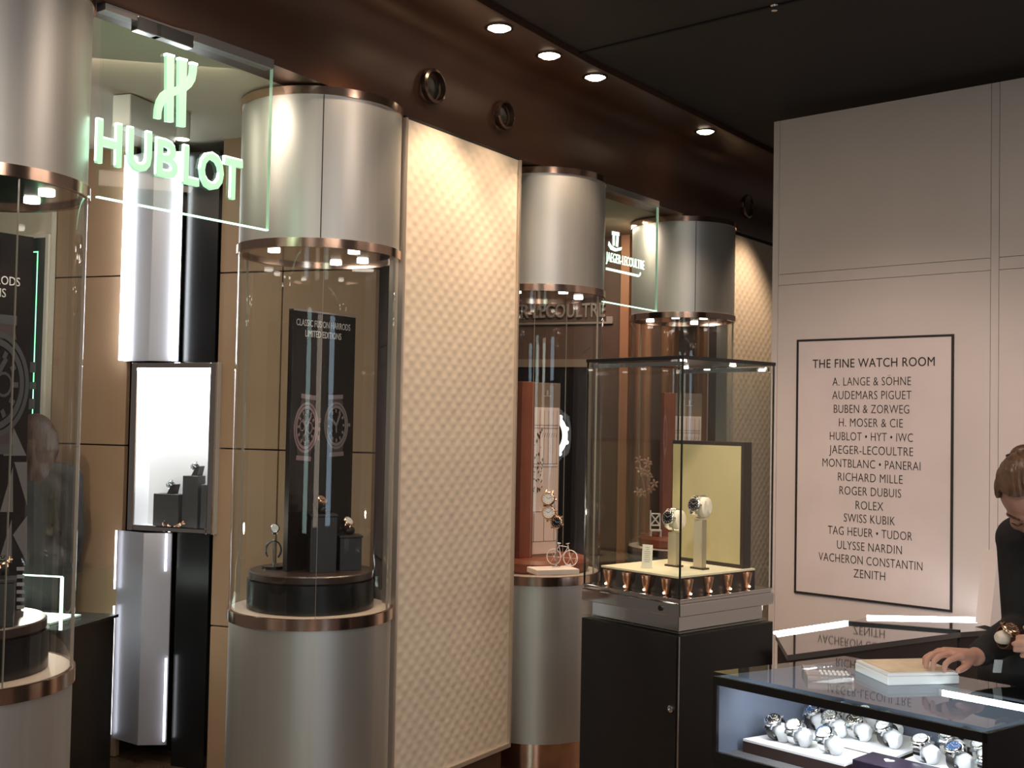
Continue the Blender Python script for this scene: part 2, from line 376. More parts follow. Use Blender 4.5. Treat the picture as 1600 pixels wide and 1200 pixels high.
for q, w_ in (((-0.45, 3.90, 3.135), 12), ((-0.85, 3.20, 3.135), 14), ((-1.35, 2.35, 3.135), 14), ((1.66, 6.74, 3.135), 46)):   # the row goes on towards the camera and behind the hoarding
    l = lamp('downlight_beam', 'SPOT', Vector(q) - Vector((0, 0, 0.03)), w_, WARM, Vector(q) - Vector((0, 0, 3)), spot_size=math.radians(92), spot_blend=0.55, shadow_soft_size=0.035)

def nozzle(px, py, y, r, label):
    P = aty(px, py, y); t = thing('air_nozzle', label, 'air vent', P, math.radians(55), 'round air nozzles in the bronze header')
    R = Matrix.Rotation(PI / 2, 4, 'X')
    bm = B(); lathe(bm, [(r * 0.80, -0.006), (r * 0.84, 0.016), (r, 0.012), (r * 1.03, 0.0), (r, -0.008)], 40, R); obj('nozzle_ring', bm, mat('dark_bronze_ring', (0.20, 0.13, 0.10), 0.2, 0.9), t, smooth=True)
    bm = B(); ball(bm, (0.0, 0.018, 0), (r * 0.80, 0.012, r * 0.80)); obj('nozzle_ball', bm, mat('nozzle_black', (0.004, 0.004, 0.004), 0.5), t, smooth=True)
nozzle(677, 135, 4.505, 0.068, 'round air nozzle in the bronze header, just right of the large front column')
nozzle(788, 180, 4.925, 0.062, 'second round air nozzle, above the right end of the padded wall')
nozzle(1167, 322, 6.97, 0.075, 'farthest round air nozzle, beside the white hoarding edge')
for (px, py, lab) in ((1013, 144, 'tiny sprinkler head on the dark ceiling near the header edge'), (1210, 7, 'tiny sprinkler head on the dark ceiling at the top of the photo')):
    P = atz(px, py, 3.163); t = thing('ceiling_sprinkler', lab, 'sprinkler', P, group='ceiling sprinklers')
    bm = B(); cyl(bm, 0.014, -0.004, 0.004, 20); cyl(bm, 0.005, -0.02, 0.0, 12); cyl(bm, 0.011, -0.023, -0.02, 16); obj('sprinkler_head', bm, M_STEEL, t, smooth=True)

# ================================================================== DISPLAY COLUMNS
ZT, ZU0, ZU1, ZL0, ZL1, ZB = 2.785, 2.218, 2.250, 0.885, 0.925, 0.18
def display_column(cx, cy, label, seam=None, spots=(20, 110, 200, 290), joints=(0.3, 1.9, 3.6, 5.2), tint=M_SATIN):
    t = thing('round_display_case', label, 'display column', (cx, cy, 0), group='round metal columns with glass display cases')
    bm = B(); lathe(bm, [(0, ZU1), (0.296, ZU1), (0.296, 2.758), (0, 2.758)], 96); obj('upper_drum', bm, tint, t, smooth=True)
    bm = B(); lathe(bm, [(0.05, 2.756), (0.302, 2.756), (0.302, ZT), (0.05, ZT)], 96); obj('top_ring', bm, M_COPPER, t, smooth=True)
    bm = B(); lathe(bm, [(0.284, ZU0), (0.304, ZU0), (0.304, ZU1), (0.284, ZU1)], 96); obj('upper_ring', bm, M_COPPER, t, smooth=True)
    bm = B(); cyl(bm, 0.286, ZU0 + 0.012, ZU0 + 0.024, 64); d = obj('mirror_soffit', bm, mat('mirror_soffit', (0.62, 0.50, 0.42), 0.12, 1.0), t)
    for a in spots:
        x, y = 0.19 * math.cos(math.radians(a)), 0.19 * math.sin(math.radians(a))
        bm = B(); cyl(bm, 0.022, ZU0 + 0.004, ZU0 + 0.0115, 24, Matrix.Translation((x, y, 0))); obj('spotlight', bm, M_SPOT, d)
    bm = B(); lathe(bm, [(0.2895, ZL1), (0.297, ZL1), (0.297, ZU0), (0.2895, ZU0)], 96); gl = obj('glass_tube', bm, M_GLASS, t, smooth=True)
    for a in joints:
        bm = B(); box(bm, (0.2935 * math.cos(a), 0.2935 * math.sin(a), (ZL1 + ZU0) / 2), (0.0085, 0.0012, ZU0 - ZL1 - 0.004), Euler((0, 0, a))); obj('glass_joint', bm, mat('glass_joint', (0.30, 0.27, 0.23), 0.3), gl)
    bm = B(); lathe(bm, [(0.05, ZL0), (0.303, ZL0), (0.303, ZL1), (0.291, ZL1), (0.291, ZL1 - 0.006), (0.05, ZL1 - 0.006)], 96); obj('lower_ring', bm, M_COPPER, t, smooth=True)
    bm = B(); cyl(bm, 0.2895, ZL1 - 0.012, ZL1 + 0.001, 64); obj('cream_deck', bm, mat('cream_deck', (0.62, 0.50, 0.42), 0.55, 0, 0.04, 9), t)
    bm = B(); lathe(bm, [(0, ZB), (0.296, ZB), (0.296, ZL0), (0, ZL0)], 96); obj('lower_drum', bm, tint, t, smooth=True)
    bm = B(); cyl(bm, 0.272, 0.0, ZB, 96); obj('polished_foot', bm, M_COPPER, t, smooth=True)
    if seam is not None:
        for z0, z1, nm in ((ZU1, 2.757, 'upper_seam'),):
            bm = B(); box(bm, (0.2962 * math.cos(seam), 0.2962 * math.sin(seam), (z0 + z1) / 2), (0.0016, 0.0035, z1 - z0 - 0.002), Euler((0, 0, seam))); obj(nm, bm, M_INK, t)
    for a in spots[:2]:
        x, y = 0.16 * math.cos(math.radians(a)), 0.16 * math.sin(math.radians(a))
        l = lamp('case_spot', 'SPOT', (x, y, ZU0 - 0.01), 2.6, (1, 0.88, 0.74), spot_size=math.radians(75), spot_blend=0.6, shadow_soft_size=0.02); l.parent = t
    return t
C1 = (-1.482, 3.122); C2 = (-0.730, 4.298); C3 = (0.135, 5.50); C4 = (0.980, 6.66)
display_column(*C1, 'metal display column cut by the left edge of the photo', None, (15, 60, 200, 290), (-0.75, 0.25, 2.2, 4.0))
display_column(*C2, 'large metal display column left of the padded cream wall', math.radians(-80), (-140, -40, 80, 40), (-1.35, -0.2, 0.55, 2.9))
display_column(*C3, 'metal display column just right of the padded cream wall', None, (-60, 20, 140, 230), (-0.5, -1.7, 1.1, 2.6))
display_column(*C4, 'farthest metal display column, behind the square glass vitrine', math.radians(-85), (-110, -60, 60, 160), (-0.4, -1.2, 1.1, 2.4))

# ================================================================== WATCHES
def band(bm, ry, rz, cz, w, th, a0=0.0, a1=2 * PI, n=40, mi=0):
    """a strap loop in the y,z plane, w wide along x"""
    full = abs(a1 - a0 - 2 * PI) < 1e-6; rows = []
    for i in range(n if full else n + 1):
        a = a0 + (a1 - a0) * i / n; s, c = math.sin(a), math.cos(a)
        rows.append([bm.verts.new((x, (ry + k) * s, cz + (rz + k) * c)) for x, k in ((-w / 2, 0), (w / 2, 0), (w / 2, th), (-w / 2, th))])
    fs = []
    for i in range(n if full else n):
        A, Q = rows[i], rows[(i + 1) % len(rows)]
        for k in range(4): fs.append(bm.faces.new((A[k], A[(k + 1) % 4], Q[(k + 1) % 4], Q[k])))
    if not full: fs += [bm.faces.new(rows[0]), bm.faces.new(rows[-1][::-1])]
    bmesh.ops.recalc_face_normals(bm, faces=fs)
    for f in fs: f.material_index = mi
DIALS = {'black': (0.012, 0.012, 0.014), 'blue': (0.05, 0.10, 0.22), 'silver': (0.62, 0.64, 0.66), 'white': (0.85, 0.85, 0.85), 'grey': (0.16, 0.17, 0.18), 'brown': (0.12, 0.06, 0.035)}
def watch(label, loc, rot, s=1.0, case=M_STEEL, dial='black', strap=None, group=None, loop=(0.026, 0.027)):
    """dial up at the origin; the bracelet loops underneath"""
    t = thing('wristwatch', label, 'watch', loc, rot=rot, group=group); t.scale = (s, s, s); strap = strap or case
    bm = B(); lathe(bm, [(0, -0.011), (0.017, -0.011), (0.0205, -0.008), (0.0205, -0.002), (0.0185, 0), (0.0160, 0.0006), (0.0160, -0.002), (0, -0.002)], 40)
    for sx in (-1, 1):
        for sy in (-1, 1): box(bm, (sx * 0.0095, sy * 0.0205, -0.0085), (0.004, 0.010, 0.005), Euler((-sy * 0.5, 0, 0)))
    obj('case', bm, case, t, smooth=True)
    bm = B(); cyl(bm, 0.0159, -0.002, -0.0012, 32); d = obj('dial', bm, mat('dial_' + dial, DIALS[dial], 0.2, 0.1), t)
    bm = B(); light = mat('dial_marks_dark', (0.05, 0.05, 0.05), 0.4) if dial in ('silver', 'white') else mat('dial_marks', (0.75, 0.74, 0.72), 0.3, 0.6)
    for k in range(12): box(bm, (0.0125 * math.sin(k * PI / 6), 0.0125 * math.cos(k * PI / 6), -0.0011), (0.0011, 0.0032, 0.0004), Euler((0, 0, -k * PI / 6)))
    for a, L in ((math.radians(-58), 0.0085), (math.radians(62), 0.0115)): box(bm, (L / 2 * math.sin(a), L / 2 * math.cos(a), -0.0008), (0.0010, L, 0.0003), Euler((0, 0, -a)))
    obj('hands', bm, light, d)
    bm = B(); cyl(bm, 0.003, 0.0195, 0.0245, 14, Matrix.Translation((0, 0, -0.006)) @ Matrix.Rotation(PI / 2, 4, 'Y')); obj('crown', bm, case, t, smooth=True)
    bm = B(); band(bm, loop[0], loop[1], -0.006 - loop[1], 0.0175, 0.0028, 0.62, 2 * PI - 0.62); obj('bracelet', bm, strap, t, smooth=False)
    return t
def cushion(label, loc, rz, size=(0.045, 0.024, 0.0245), m=None, group=None, foot=None):
    """a soft oval watch pillow lying on its side, its long axis along x"""
    bm = B(); ball(bm, (0, 0, 0), size, u=28, v=16)
    for v in bm.verts: v.co.z = max(v.co.z, -size[2] * 0.86); v.co.x = max(-size[0] * 0.8, min(size[0] * 0.86, v.co.x))
    if foot:
        for v in bm.verts:
            if v.co.x > 0.001 and v.co.z < 0: v.co.z *= foot / (size[2] * 0.86); v.co.z = max(v.co.z, -foot)
    o = obj('watch_cushion', bm, m or mat('white_suede', (0.58, 0.58, 0.59), 0.8, 0, 0.03, 20), None, loc, (0, 0, rz), smooth=True)
    return tag(o, label, 'watch cushion', group)

# ================================================================== HUBLOT GLASS SIGN
SG = Frame(-0.815, 3.77, 54.9)
def hung_sign(F, uL, z0, z1, label, back_rail=True):
    t = thing('hanging_sign', label, 'shop sign', F.w((uL) / 2, 0, z0), F.a)
    L = -uL; h = z1 - z0
    bm = B(); span(bm, -L / 2, L / 2, -0.006, 0.006, 0, h); g = obj('glass_pane', bm, M_GLASSG, t)
    bm = B(); span(bm, -L / 2, L / 2, -0.0062, 0.0062, -0.0035, 0.0005); obj('bright_lower_edge', bm, mat('sign_edge_glow', (0.5, 1, 0.75), 0.4, emit=(0.45, 1.0, 0.66), estr=2.2), g, label='glowing green lower edge')
    bm = B(); span(bm, L / 2, L / 2 + 0.002, -0.0062, 0.0062, 0, h); obj('side_edge', bm, mat('sign_side', (0.55, 0.68, 0.58), 0.3, emit=(0.5, 0.8, 0.6), estr=0.12), g)
    bm = B(); span(bm, -L / 2, L / 2, -0.012, 0.03, h - 0.002, h + 0.028); r = obj('top_channel', bm, mat('grey_channel', (0.26, 0.25, 0.25), 0.4, 0.7), t)
    return t, g, r
uL = SG.u(149, 200) + 0.012
sign, pane, rail = hung_sign(SG, uL, SG.z(406, 357), SG.z(411, 103), 'large hanging glass sign with glowing green capital letters and emblem, left of the photo')
def on_sign(F, uL, z0, pts, sc, off=(0, 0), v=-0.014):
    out = []
    for (x, y) in pts:
        u, z = F.at(x / sc + off[0], y / sc + off[1], v); out.append((u - uL / 2, z - z0))
    return out
zS = SG.z(406, 357)
for k, (x0, x1) in enumerate(((858, 1010), (974, 1210))):
    P = on_sign(SG, uL, zS, [(x0, 172 + 45 * k), (x1, 225 + 45 * k)], 4); u0, u1 = P[0][0], P[1][0]; zz = SG.z(411, 103) - zS
    bm = B(); span(bm, u0, u1, -0.016, 0.016, zz - 0.028, zz + 0.012); obj('clamp', bm, M_STEEL, rail, bevel=0.002)
# emblem: two uprights with the swung crossbar (traced where it hangs)
emb = [[(1034, 338), (1082, 352), (1078, 766), (1034, 760)], [(1112, 364), (1162, 378), (1154, 796), (1109, 788)],
       [(1191, 392), (1226, 404), (1224, 452), (1214, 505), (1190, 545), (1158, 572), (1110, 590), (1070, 606), (1040, 628), (1016, 662), (1004, 700), (1001, 746), (965, 739), (969, 680), (982, 625), (1006, 582), (1040, 556), (1090, 545), (1135, 530), (1168, 503), (1186, 460), (1191, 420)]]
bm = B(); bt = B()
for i, pl in enumerate(emb): upright(bm, on_sign(SG, uL, zS, pl, 4), -0.020 + 0.0005 * i, -0.007)
obj('emblem', bm, M_SIGNL, pane, label='glowing green emblem')
for q in (((1032, 332), (1084, 346)), ((1110, 358), (1164, 372)), ((1189, 386), (1228, 398))):
    a, b_ = on_sign(SG, uL, zS, q, 4); upright(bt, [(a[0], a[1]), (b_[0], b_[1]), (b_[0], b_[1] - 0.007), (a[0], a[1] - 0.007)], -0.021, -0.0065)
obj('emblem_rim', bt, M_SIGNT, pane)
# capital letters, each cut from acrylic
caps = [('H', (601, 756), (752, 1048)), ('U', (795, 942), (802, 1088)), ('B', (975, 1107), (867, 1128)), ('L', (1143, 1240), (909, 1172)), ('O', (1246, 1392), (945, 1203)), ('T', (1396, 1508), (981, 1240))]
for ch, (x0, x1), (y0, y1) in caps:
    ym = (y0 + y1) / 2; xm = (x0 + x1) / 2
    a, b_ = on_sign(SG, uL, zS, [(x0, ym), (x1, ym)], 4); zt = on_sign(SG, uL, zS, [(xm, y0 + 14)], 4)[0][1]; zb = on_sign(SG, uL, zS, [(xm, y1 - 14)], 4)[0][1]
    if ch == 'T': zb = zt - 0.128
    if ch in 'UO': zt += 0; 
    bm = B(); letters(bm, ch, b_[0] - a[0], 0.122, 0.013, 0.018, (a[0] + b_[0]) / 2, 0, -0.014)
    zz = [v.co.z for v in bm.verts]; lo, hi = min(zz), max(zz)
    for v in bm.verts: v.co.z = zb + (v.co.z - lo) / (hi - lo) * (zt - zb)
    obj('letter', bm, M_SIGNL, pane)
    # lit upper rim of the letter
    bm = B(); letters(bm, ch, b_[0] - a[0], 0.122, 0.011, 0.018, (a[0] + b_[0]) / 2, 0, -0.012)
    for v in bm.verts: v.co.z = zb + 0.006 + (v.co.z - lo) / (hi - lo) * (zt - zb)
    obj('letter_rim', bm, M_SIGNT, pane)

# ================================================================== JAEGER GLASS SIGN
SJ = Frame(0.75, 6.05, 53.6)
uLj = -0.53; zJ = SJ.z(1021, 485)
M_SIGNJ = mat('lit_far_letter', (0.6, 0.85, 0.7), 0.4, emit=(0.72, 1.0, 0.82), estr=0.9)
signj, panej, _ = hung_sign(SJ, uLj, zJ, SJ.z(1024, 322), 'small far hanging glass sign with green lit name and anchor-like emblem')
def sj(pts): return on_sign(SJ, uLj, zJ, pts, 1, v=-0.010)
(ur, zr), (ul, zl) = sj([(1007, 421), (941, 408)])
wfull = ur + (-uLj) / 2 - 0.015
bm = B(); letters(bm, 'JAEGER-LECOULTRE', wfull, 0.046, 0.004, -0.004, ur - wfull / 2, zr - 0.002, -0.008, spacing=1.06); obj('lettering', bm, M_SIGNJ, panej)
(u0, zu), = sj([(998, 431)]); bm = B()
upright(bm, [(ur - wfull, zu - 0.006), (u0, zu - 0.006), (u0 + 0.02, zu + 0.004), (u0 + 0.025, zu + 0.020), (u0 + 0.018, zu + 0.020), (u0 + 0.010, zu + 0.008), (u0, zu + 0.006), (ur - wfull, zu + 0.006)], -0.010, -0.0065); obj('underline', bm, M_SIGNJ, panej)
emj = [[(957, 361), (968, 363), (968, 369), (957, 367)], [(958, 368), (961, 368), (961, 384), (958, 384)], [(964, 369), (967, 370), (966, 386), (963, 385)], [(952, 377), (956, 384), (963, 388), (972, 386), (971, 391), (962, 393), (955, 390), (951, 383)]]
bm = B()
for pl in emj: upright(bm, sj(pl), -0.010, -0.0065)
obj('emblem', bm, M_SIGNJ, panej)

# ================================================================== WATCH-ROOM LIST ON THE HOARDING
PL, PR, PT, PB = HW.u(1244, 730), HW.u(1490, 730), HW.z(1247, 531), HW.z(1243, 926)
t = thing('wall_sign', 'framed pale marble sign listing names under a bold heading, on the white hoarding', 'sign', HW.w(PL, 0, PB), HW.a)
bw, bh = PR - PL, PT - PB; fw = 0.010
bm = B(); span(bm, 0, bw, -0.006, 0.0, 0, bh); obj('sign_board', bm, M_MARBLE, t)
bm = B()
for a in ((0, bw, 0, fw), (0, bw, bh - fw, bh), (0, fw, fw, bh - fw), (bw - fw, bw, fw, bh - fw)): span(bm, a[0], a[1], -0.0085, -0.0005, a[2], a[3])
obj('black_border', bm, M_INK, t)
LINES = [('THE FINE WATCH ROOM', 133, 630, 174), ('A. LANGE & SÖHNE', 214, 533, 250), ('AUDEMARS PIGUET', 213, 535, 306), ('BUBEN & ZORWEG', 219, 526, 363), ('H. MOSER & CIE', 240, 500, 419),
         ('HUBLOT • HYT • IWC', 203, 541, 476), ('JAEGER-LECOULTRE', 200, 542, 532), ('MONTBLANC • PANERAI', 173, 572, 588), ('RICHARD MILLE', 236, 499, 644), ('ROGER DUBUIS', 242, 493, 700),
         ('ROLEX', 308, 420, 757), ('SWISS KUBIK', 260, 468, 812), ('TAG HEUER • TUDOR', 195, 538, 868), ('ULYSSE NARDIN', 232, 496, 926), ('VACHERON CONSTANTIN', 157, 580, 983), ('ZENITH', 300, 428, 1038)]
for i, (txt, x0, x1, yc) in enumerate(LINES):
    q = lambda x: (1220 + x / 2.609, 500 + yc / 2.609)
    ua_, ub_ = HW.u(*q(x0)), HW.u(*q(x1)); zc = HW.z(*q((x0 + x1) / 2)); cap = 0.0385 if i else 0.040
    bm = B(); letters(bm, txt, ub_ - ua_, cap, 0.0012, 0.0 if i == 0 else -0.012, (ua_ + ub_) / 2 - PL, zc - PB - cap / 2, -0.0072, spacing=1.05)
    obj('heading_text' if i == 0 else 'name_text', bm, M_INK, t)

# ================================================================== BOUTIQUE NICHE: LIT FOLDED PANELS AND WALL VITRINE
VF = -0.03                                                    # vitrine front plane, in front of the wall
vx0, vx1, vz0, vz1 = WB.u(204, 700, VF), WB.u(337, 700, VF), WB.z(270, 832, VF), WB.z(270, 566, VF)
def folded_panel(name, label, l, c, r, z0, z1, m, group):
    """a tall sheet folded to a ridge: l, c, r along the wall; lit along both edges"""
    t = thing(name, label, 'wall panel', WB.w(c, 0, z0), WB.a, group)
    bm = B(); prism(bm, [(l - c, -0.030), (0, -0.085), (r - c, -0.030), (r - c, -0.024), (0, -0.079), (l - c, -0.024)], 0, z1 - z0); obj('folded_sheet', bm, m, t)
    return t
t = folded_panel('lit_folded_panel', 'tall glowing white folded panel rising above the wall vitrine', WB.u(204, 400), WB.u(237, 400, -0.085), WB.u(289, 400), vz1 + 0.004, 2.86, mat('pale_grey_sheet', (0.55, 0.56, 0.62), 0.35, 0.2), 'folded panels of the lit niche')
hh = 2.86 - vz1 - 0.01
for (x, w) in ((WB.u(207, 400) - WB.u(237, 400, -0.085), 0.030), (WB.u(286, 400) - WB.u(237, 400, -0.085), 0.020)):
    bm = B(); span(bm, x - w / 2, x + w / 2, -0.060, -0.048, 0.004, hh); obj('light_strip', bm, M_LED, t, label='white light strip')
t = folded_panel('lit_folded_panel', 'grey folded panel under the wall vitrine, lit along its edges', WB.u(186, 1000), WB.u(220, 1000, -0.085), WB.u(270, 1000), 0.10, vz0 - 0.004, mat('grey_sheet', (0.34, 0.34, 0.39), 0.36, 0.2), 'folded panels of the lit niche')
c = WB.u(220, 1000, -0.085); H2 = vz0 - 0.104
for x, za, zb in ((WB.u(187, 1000) - c, 0.02, 0.62), (WB.u(187, 1000) - c, 0.70, H2), (WB.u(270, 1000) - c, 0.02, 0.40), (WB.u(268, 900) - c, 0.80, H2)):
    bm = B(); span(bm, x - 0.0025, x + 0.0025, -0.052, -0.044, za, zb); obj('light_strip', bm, mat('soft_white_led', (1, 1, 1), 0.5, emit=(0.9, 0.93, 1.0), estr=3.6), t)
# black panel filling the niche to the right
bm = B(); bl0, bl1 = WB.u(291, 400), WB.u(343, 400)
span(bm, 0, bl1 - bl0 - 0.006, -0.008, 0.0, 0, vz0 - 0.003); tag(obj('niche_panel', bm, M_BLACK, None, WB.w(bl0, 0, 0), (0, 0, WB.a)), 'black gloss panel below the wall vitrine, right of the grey folded panel', 'wall panel', 'black panels of the lit niche')
bm = B(); span(bm, 0, bl1 - bl0 - 0.006, -0.008, 0.0, vz1 + 0.003, 2.86); tag(obj('niche_panel', bm, M_BLACK, None, WB.w(bl0, 0, 0), (0, 0, WB.a)), 'tall black gloss panel beside the glowing white folded panel', 'wall panel', 'black panels of the lit niche')
# dark mirror strip
P = WB.at(346, 500, -0.0)
# wall vitrine
t = thing('wall_vitrine', 'chrome framed white lit wall vitrine holding watches on grey blocks', 'display case', WB.w((vx0 + vx1) / 2, 0, vz0), WB.a)
w2, h = (vx1 - vx0) / 2, vz1 - vz0; D = VF; bk = 0.100
M_VIN = mat('vitrine_white_lining', (0.80, 0.80, 0.82), 0.7)
bm = B(); span(bm, -w2, w2, bk, bk + 0.012, 0, h)
span(bm, -w2, -w2 + 0.012, D + 0.004, bk, 0, h); span(bm, w2 - 0.012, w2, D + 0.004, bk, 0, h); span(bm, -w2 + 0.012, w2 - 0.012, D + 0.004, bk, 0, 0.018); span(bm, -w2 + 0.012, w2 - 0.012, D + 0.004, bk, h - 0.018, h); obj('cabinet', bm, M_VIN, t)
bm = B(); e = 0.034
for a in ((-w2, -w2 + e, 0, h), (w2 - e, w2, 0, h), (-w2 + e, w2 - e, 0, e * 0.8), (-w2 + e, w2 - e, h - e * 0.8, h)): span(bm, a[0], a[1], D - 0.012, D + 0.004, a[2], a[3])
obj('chrome_frame', bm, M_CHROME, t, bevel=0.005, label='bevelled chrome frame')
bm = B(); span(bm, -w2 + e, w2 - e, D - 0.004, D - 0.001, e * 0.8, h - e * 0.8); obj('glass_door', bm, M_GLASS, t)
bm = B(); span(bm, -w2 + 0.02, w2 - 0.02, D + 0.035, bk - 0.02, h - 0.026, h - 0.0185); obj('ceiling_lamp', bm, mat('vitrine_led', (1, 1, 1), 0.5, emit=(0.95, 0.97, 1.0), estr=60), t)
zf = vz0 + 0.018
def vit_block(px0, px1, pyt, v, label):
    v += 0.095
    u0, u1 = WB.u(px0, 800, v - 0.03), WB.u(px1, 800, v - 0.03); z1 = WB.z(px0, pyt, v - 0.03)
    bm = B(); span(bm, -(u1 - u0) / 2, (u1 - u0) / 2, -0.03, 0.03, 0, z1 - zf); o = obj('display_block', bm, mat('grey_suede_block', (0.040, 0.038, 0.038), 0.7, 0, 0.1, 30), None, WB.w((u0 + u1) / 2, v, zf), (0, 0, WB.a), bevel=0.002)
    tag(o, label, 'display block', 'dark blocks in the wall vitrine'); return (u0 + u1) / 2, v, z1
A = vit_block(239, 278, 771, -0.060, 'low dark grey block at the left inside the wall vitrine')
Bk = vit_block(284, 308, 743, -0.052, 'tallest dark grey block in the middle of the wall vitrine')
vit_block(313, 322, 757, -0.052, 'narrow dark grey block at the right side of the wall vitrine')
for (u, v, z), lab in ((A, 'white-dialled watch on the low block inside the wall vitrine'), (Bk, 'watch on the tallest block inside the wall vitrine')):
    bm = B(); upright(bm, [(-0.002, 0), (0.030, 0), (0.042, 0.046), (0.020, 0.040)], -0.022, 0.022); o = obj('watch_rest', bm, M_BLOCK, None, WB.w(u, v, z), (0, 0, WB.a)); tag(o, 'slanted black rest behind the ' + lab, 'watch rest', 'slanted watch rests in the wall vitrine')
    watch(lab, WB.w(u - 0.010, v, z + 0.056), Euler((math.radians(25), math.radians(-32), WB.a)), 0.95, M_STEEL, 'white', M_STEEL, loop=(0.020, 0.020))
for k, px in enumerate((259, 280)):
    u = WB.u(px, 815, -0.005); t2 = thing('bracelet_watch', ('left' if k == 0 else 'right') + ' of two gold-tone watches lying on the floor of the wall vitrine', 'watch', WB.w(u, -0.004, zf + 0.016), 0, 'watches lying in the wall vitrine', Euler((0, math.radians(62 if k else 118), WB.a + (0.5 if k else -0.4))))
    bm = B(); band(bm, 0.012, 0.022, 0, 0.013, 0.0025); obj('bracelet', bm, M_GOLD, t2)
    bm = B(); cyl(bm, 0.011, 0.0205, 0.027, 24); obj('case', bm, M_GOLD, t2, smooth=True)

# ceiling fittings in the boutique
bm = B(); q = (-2.05, 4.95)
P = aty(227, 172, 4.75); span(bm, -0.045, 0.045, -0.15, 0.15, 0, 0.13); tag(obj('projector_box', bm, M_WHITE, None, (P.x, P.y, 2.783), (0, 0, WB.a), bevel=0.006), 'white box fixed under the boutique ceiling behind the green emblem', 'box')
P = aty(286, 178, 4.9); t = thing('surface_spotlight', 'short white cylindrical spotlight on the boutique ceiling behind the emblem', 'spotlight', (P.x, P.y, 2.915))
bm = B(); cyl(bm, 0.032, -0.11, 0, 28); obj('spot_housing', bm, M_WHITE, t, smooth=True)
bm = B(); cyl(bm, 0.026, -0.113, -0.1102, 24); obj('spot_lens', bm, M_SPOT, t)
lamp('boutique_light', 'AREA', (-1.35, 3.75, 2.78), 5, (1.0, 0.84, 0.66), (-1.6, 5.0, 0.6), shape='RECTANGLE', size=0.8, size_y=0.25)
lamp('boutique_light', 'AREA', (-2.2, 4.3, 2.90), 6, (1.0, 0.86, 0.70), (-2.0, 5.2, 0.6), shape='RECTANGLE', size=0.7, size_y=0.25)
lamp('boutique_fill_light', 'POINT', (-1.75, 4.25, 1.15), 7.0, (1.0, 0.88, 0.72), shadow_soft_size=0.025)  # added fill at mid height, lifts the lower leather wall

# framed picture on the left boutique wall
pu1 = WB.u(84, 500); pu0 = -1.34
t = thing('framed_picture', 'dark green picture in a wide cream frame, seen through the left glass column', 'picture', WB.w((pu0 + pu1) / 2, 0, 0.0), WB.a)
hw = (pu1 - pu0) / 2
bm = B(); span(bm, -hw, hw, -0.035, -0.001, 0.0, 2.86); obj('cream_surround', bm, M_CREAM, t)
xi = WB.u(70, 500, -0.04) - (pu0 + pu1) / 2; zi = WB.z(50, 371, -0.04)
bm = B(); span(bm, -hw + 0.02, xi, -0.038, -0.0345, 0.45, zi); obj('dark_picture', bm, mat('dark_green_glazing', (0.022, 0.045, 0.036), 0.12, 0, 0.3, 3), t)
bm = B(); span(bm, xi - 0.006, xi + 0.012, -0.046, -0.034, 0.45, zi + 0.012); span(bm, -hw + 0.02, xi, -0.046, -0.034, zi - 0.004, zi + 0.012); obj('pale_bead', bm, mat('pale_bead', (0.75, 0.70, 0.62), 0.4), t)
bm = B(); span(bm, xi - 0.060, xi - 0.055, -0.0395, -0.0375, 0.5, zi - 0.07); span(bm, -hw + 0.05, xi - 0.055, -0.0395, -0.0375, zi - 0.075, zi - 0.07); obj('green_line', bm, M_GREEN, t, label='thin green line')

# small glass showcase behind the left column
SC = Frame(-1.98, 4.70, -12)
t = thing('glass_showcase', 'small glass topped showcase with glowing edges behind the left column', 'showcase', SC.w(0), SC.a)
sx1 = SC.u(96, 950); sz = SC.z(100, 900); sb = SC.z(136, 992)
bm = B(); span(bm, -0.45, sx1, 0, 0.40, 0.02, sb); obj('cabinet', bm, M_BLACK, t, bevel=0.004)
bm = B(); span(bm, -0.45, sx1 + 0.012, -0.008, 0.41, sb, sb + 0.012); obj('counter_rim', bm, M_BLACK, t)
bm = B()
for a in ((-0.45, sx1, 0, 0.006, sb + 0.012, sz - 0.008), (sx1 - 0.006, sx1, 0.006, 0.40, sb + 0.012, sz - 0.008), (-0.45, sx1, 0, 0.40, sz - 0.008, sz)): span(bm, *a)
obj('glass_hood', bm, M_GLASSG, t)
bm = B()
for a in ((-0.45, sx1, -0.002, 0.003, sz - 0.007, sz - 0.001), (sx1 - 0.008, sx1 + 0.002, -0.002, 0.008, sb + 0.012, sz - 0.006)): span(bm, *a)
obj('lit_glass_edge', bm, mat('lit_glass_edge', (0.8, 1, 0.85), 0.3, emit=(0.75, 1.0, 0.85), estr=1.2), t)
bm = B(); span(bm, -0.40, sx1 - 0.10, 0.08, 0.30, sb + 0.014, sb + 0.022); o = obj('display_card', bm, mat('pale_card', (0.62, 0.66, 0.64), 0.5), None, SC.w(0), (0, 0, SC.a)); tag(o, 'pale display card lying in the small glass showcase', 'card')
lamp('showcase_light', 'AREA', SC.w(-0.1, 0.18, sz - 0.015), 2.6, (0.9, 1.0, 0.95), SC.w(-0.1, 0.18, 0), shape='RECTANGLE', size=0.5, size_y=0.2)

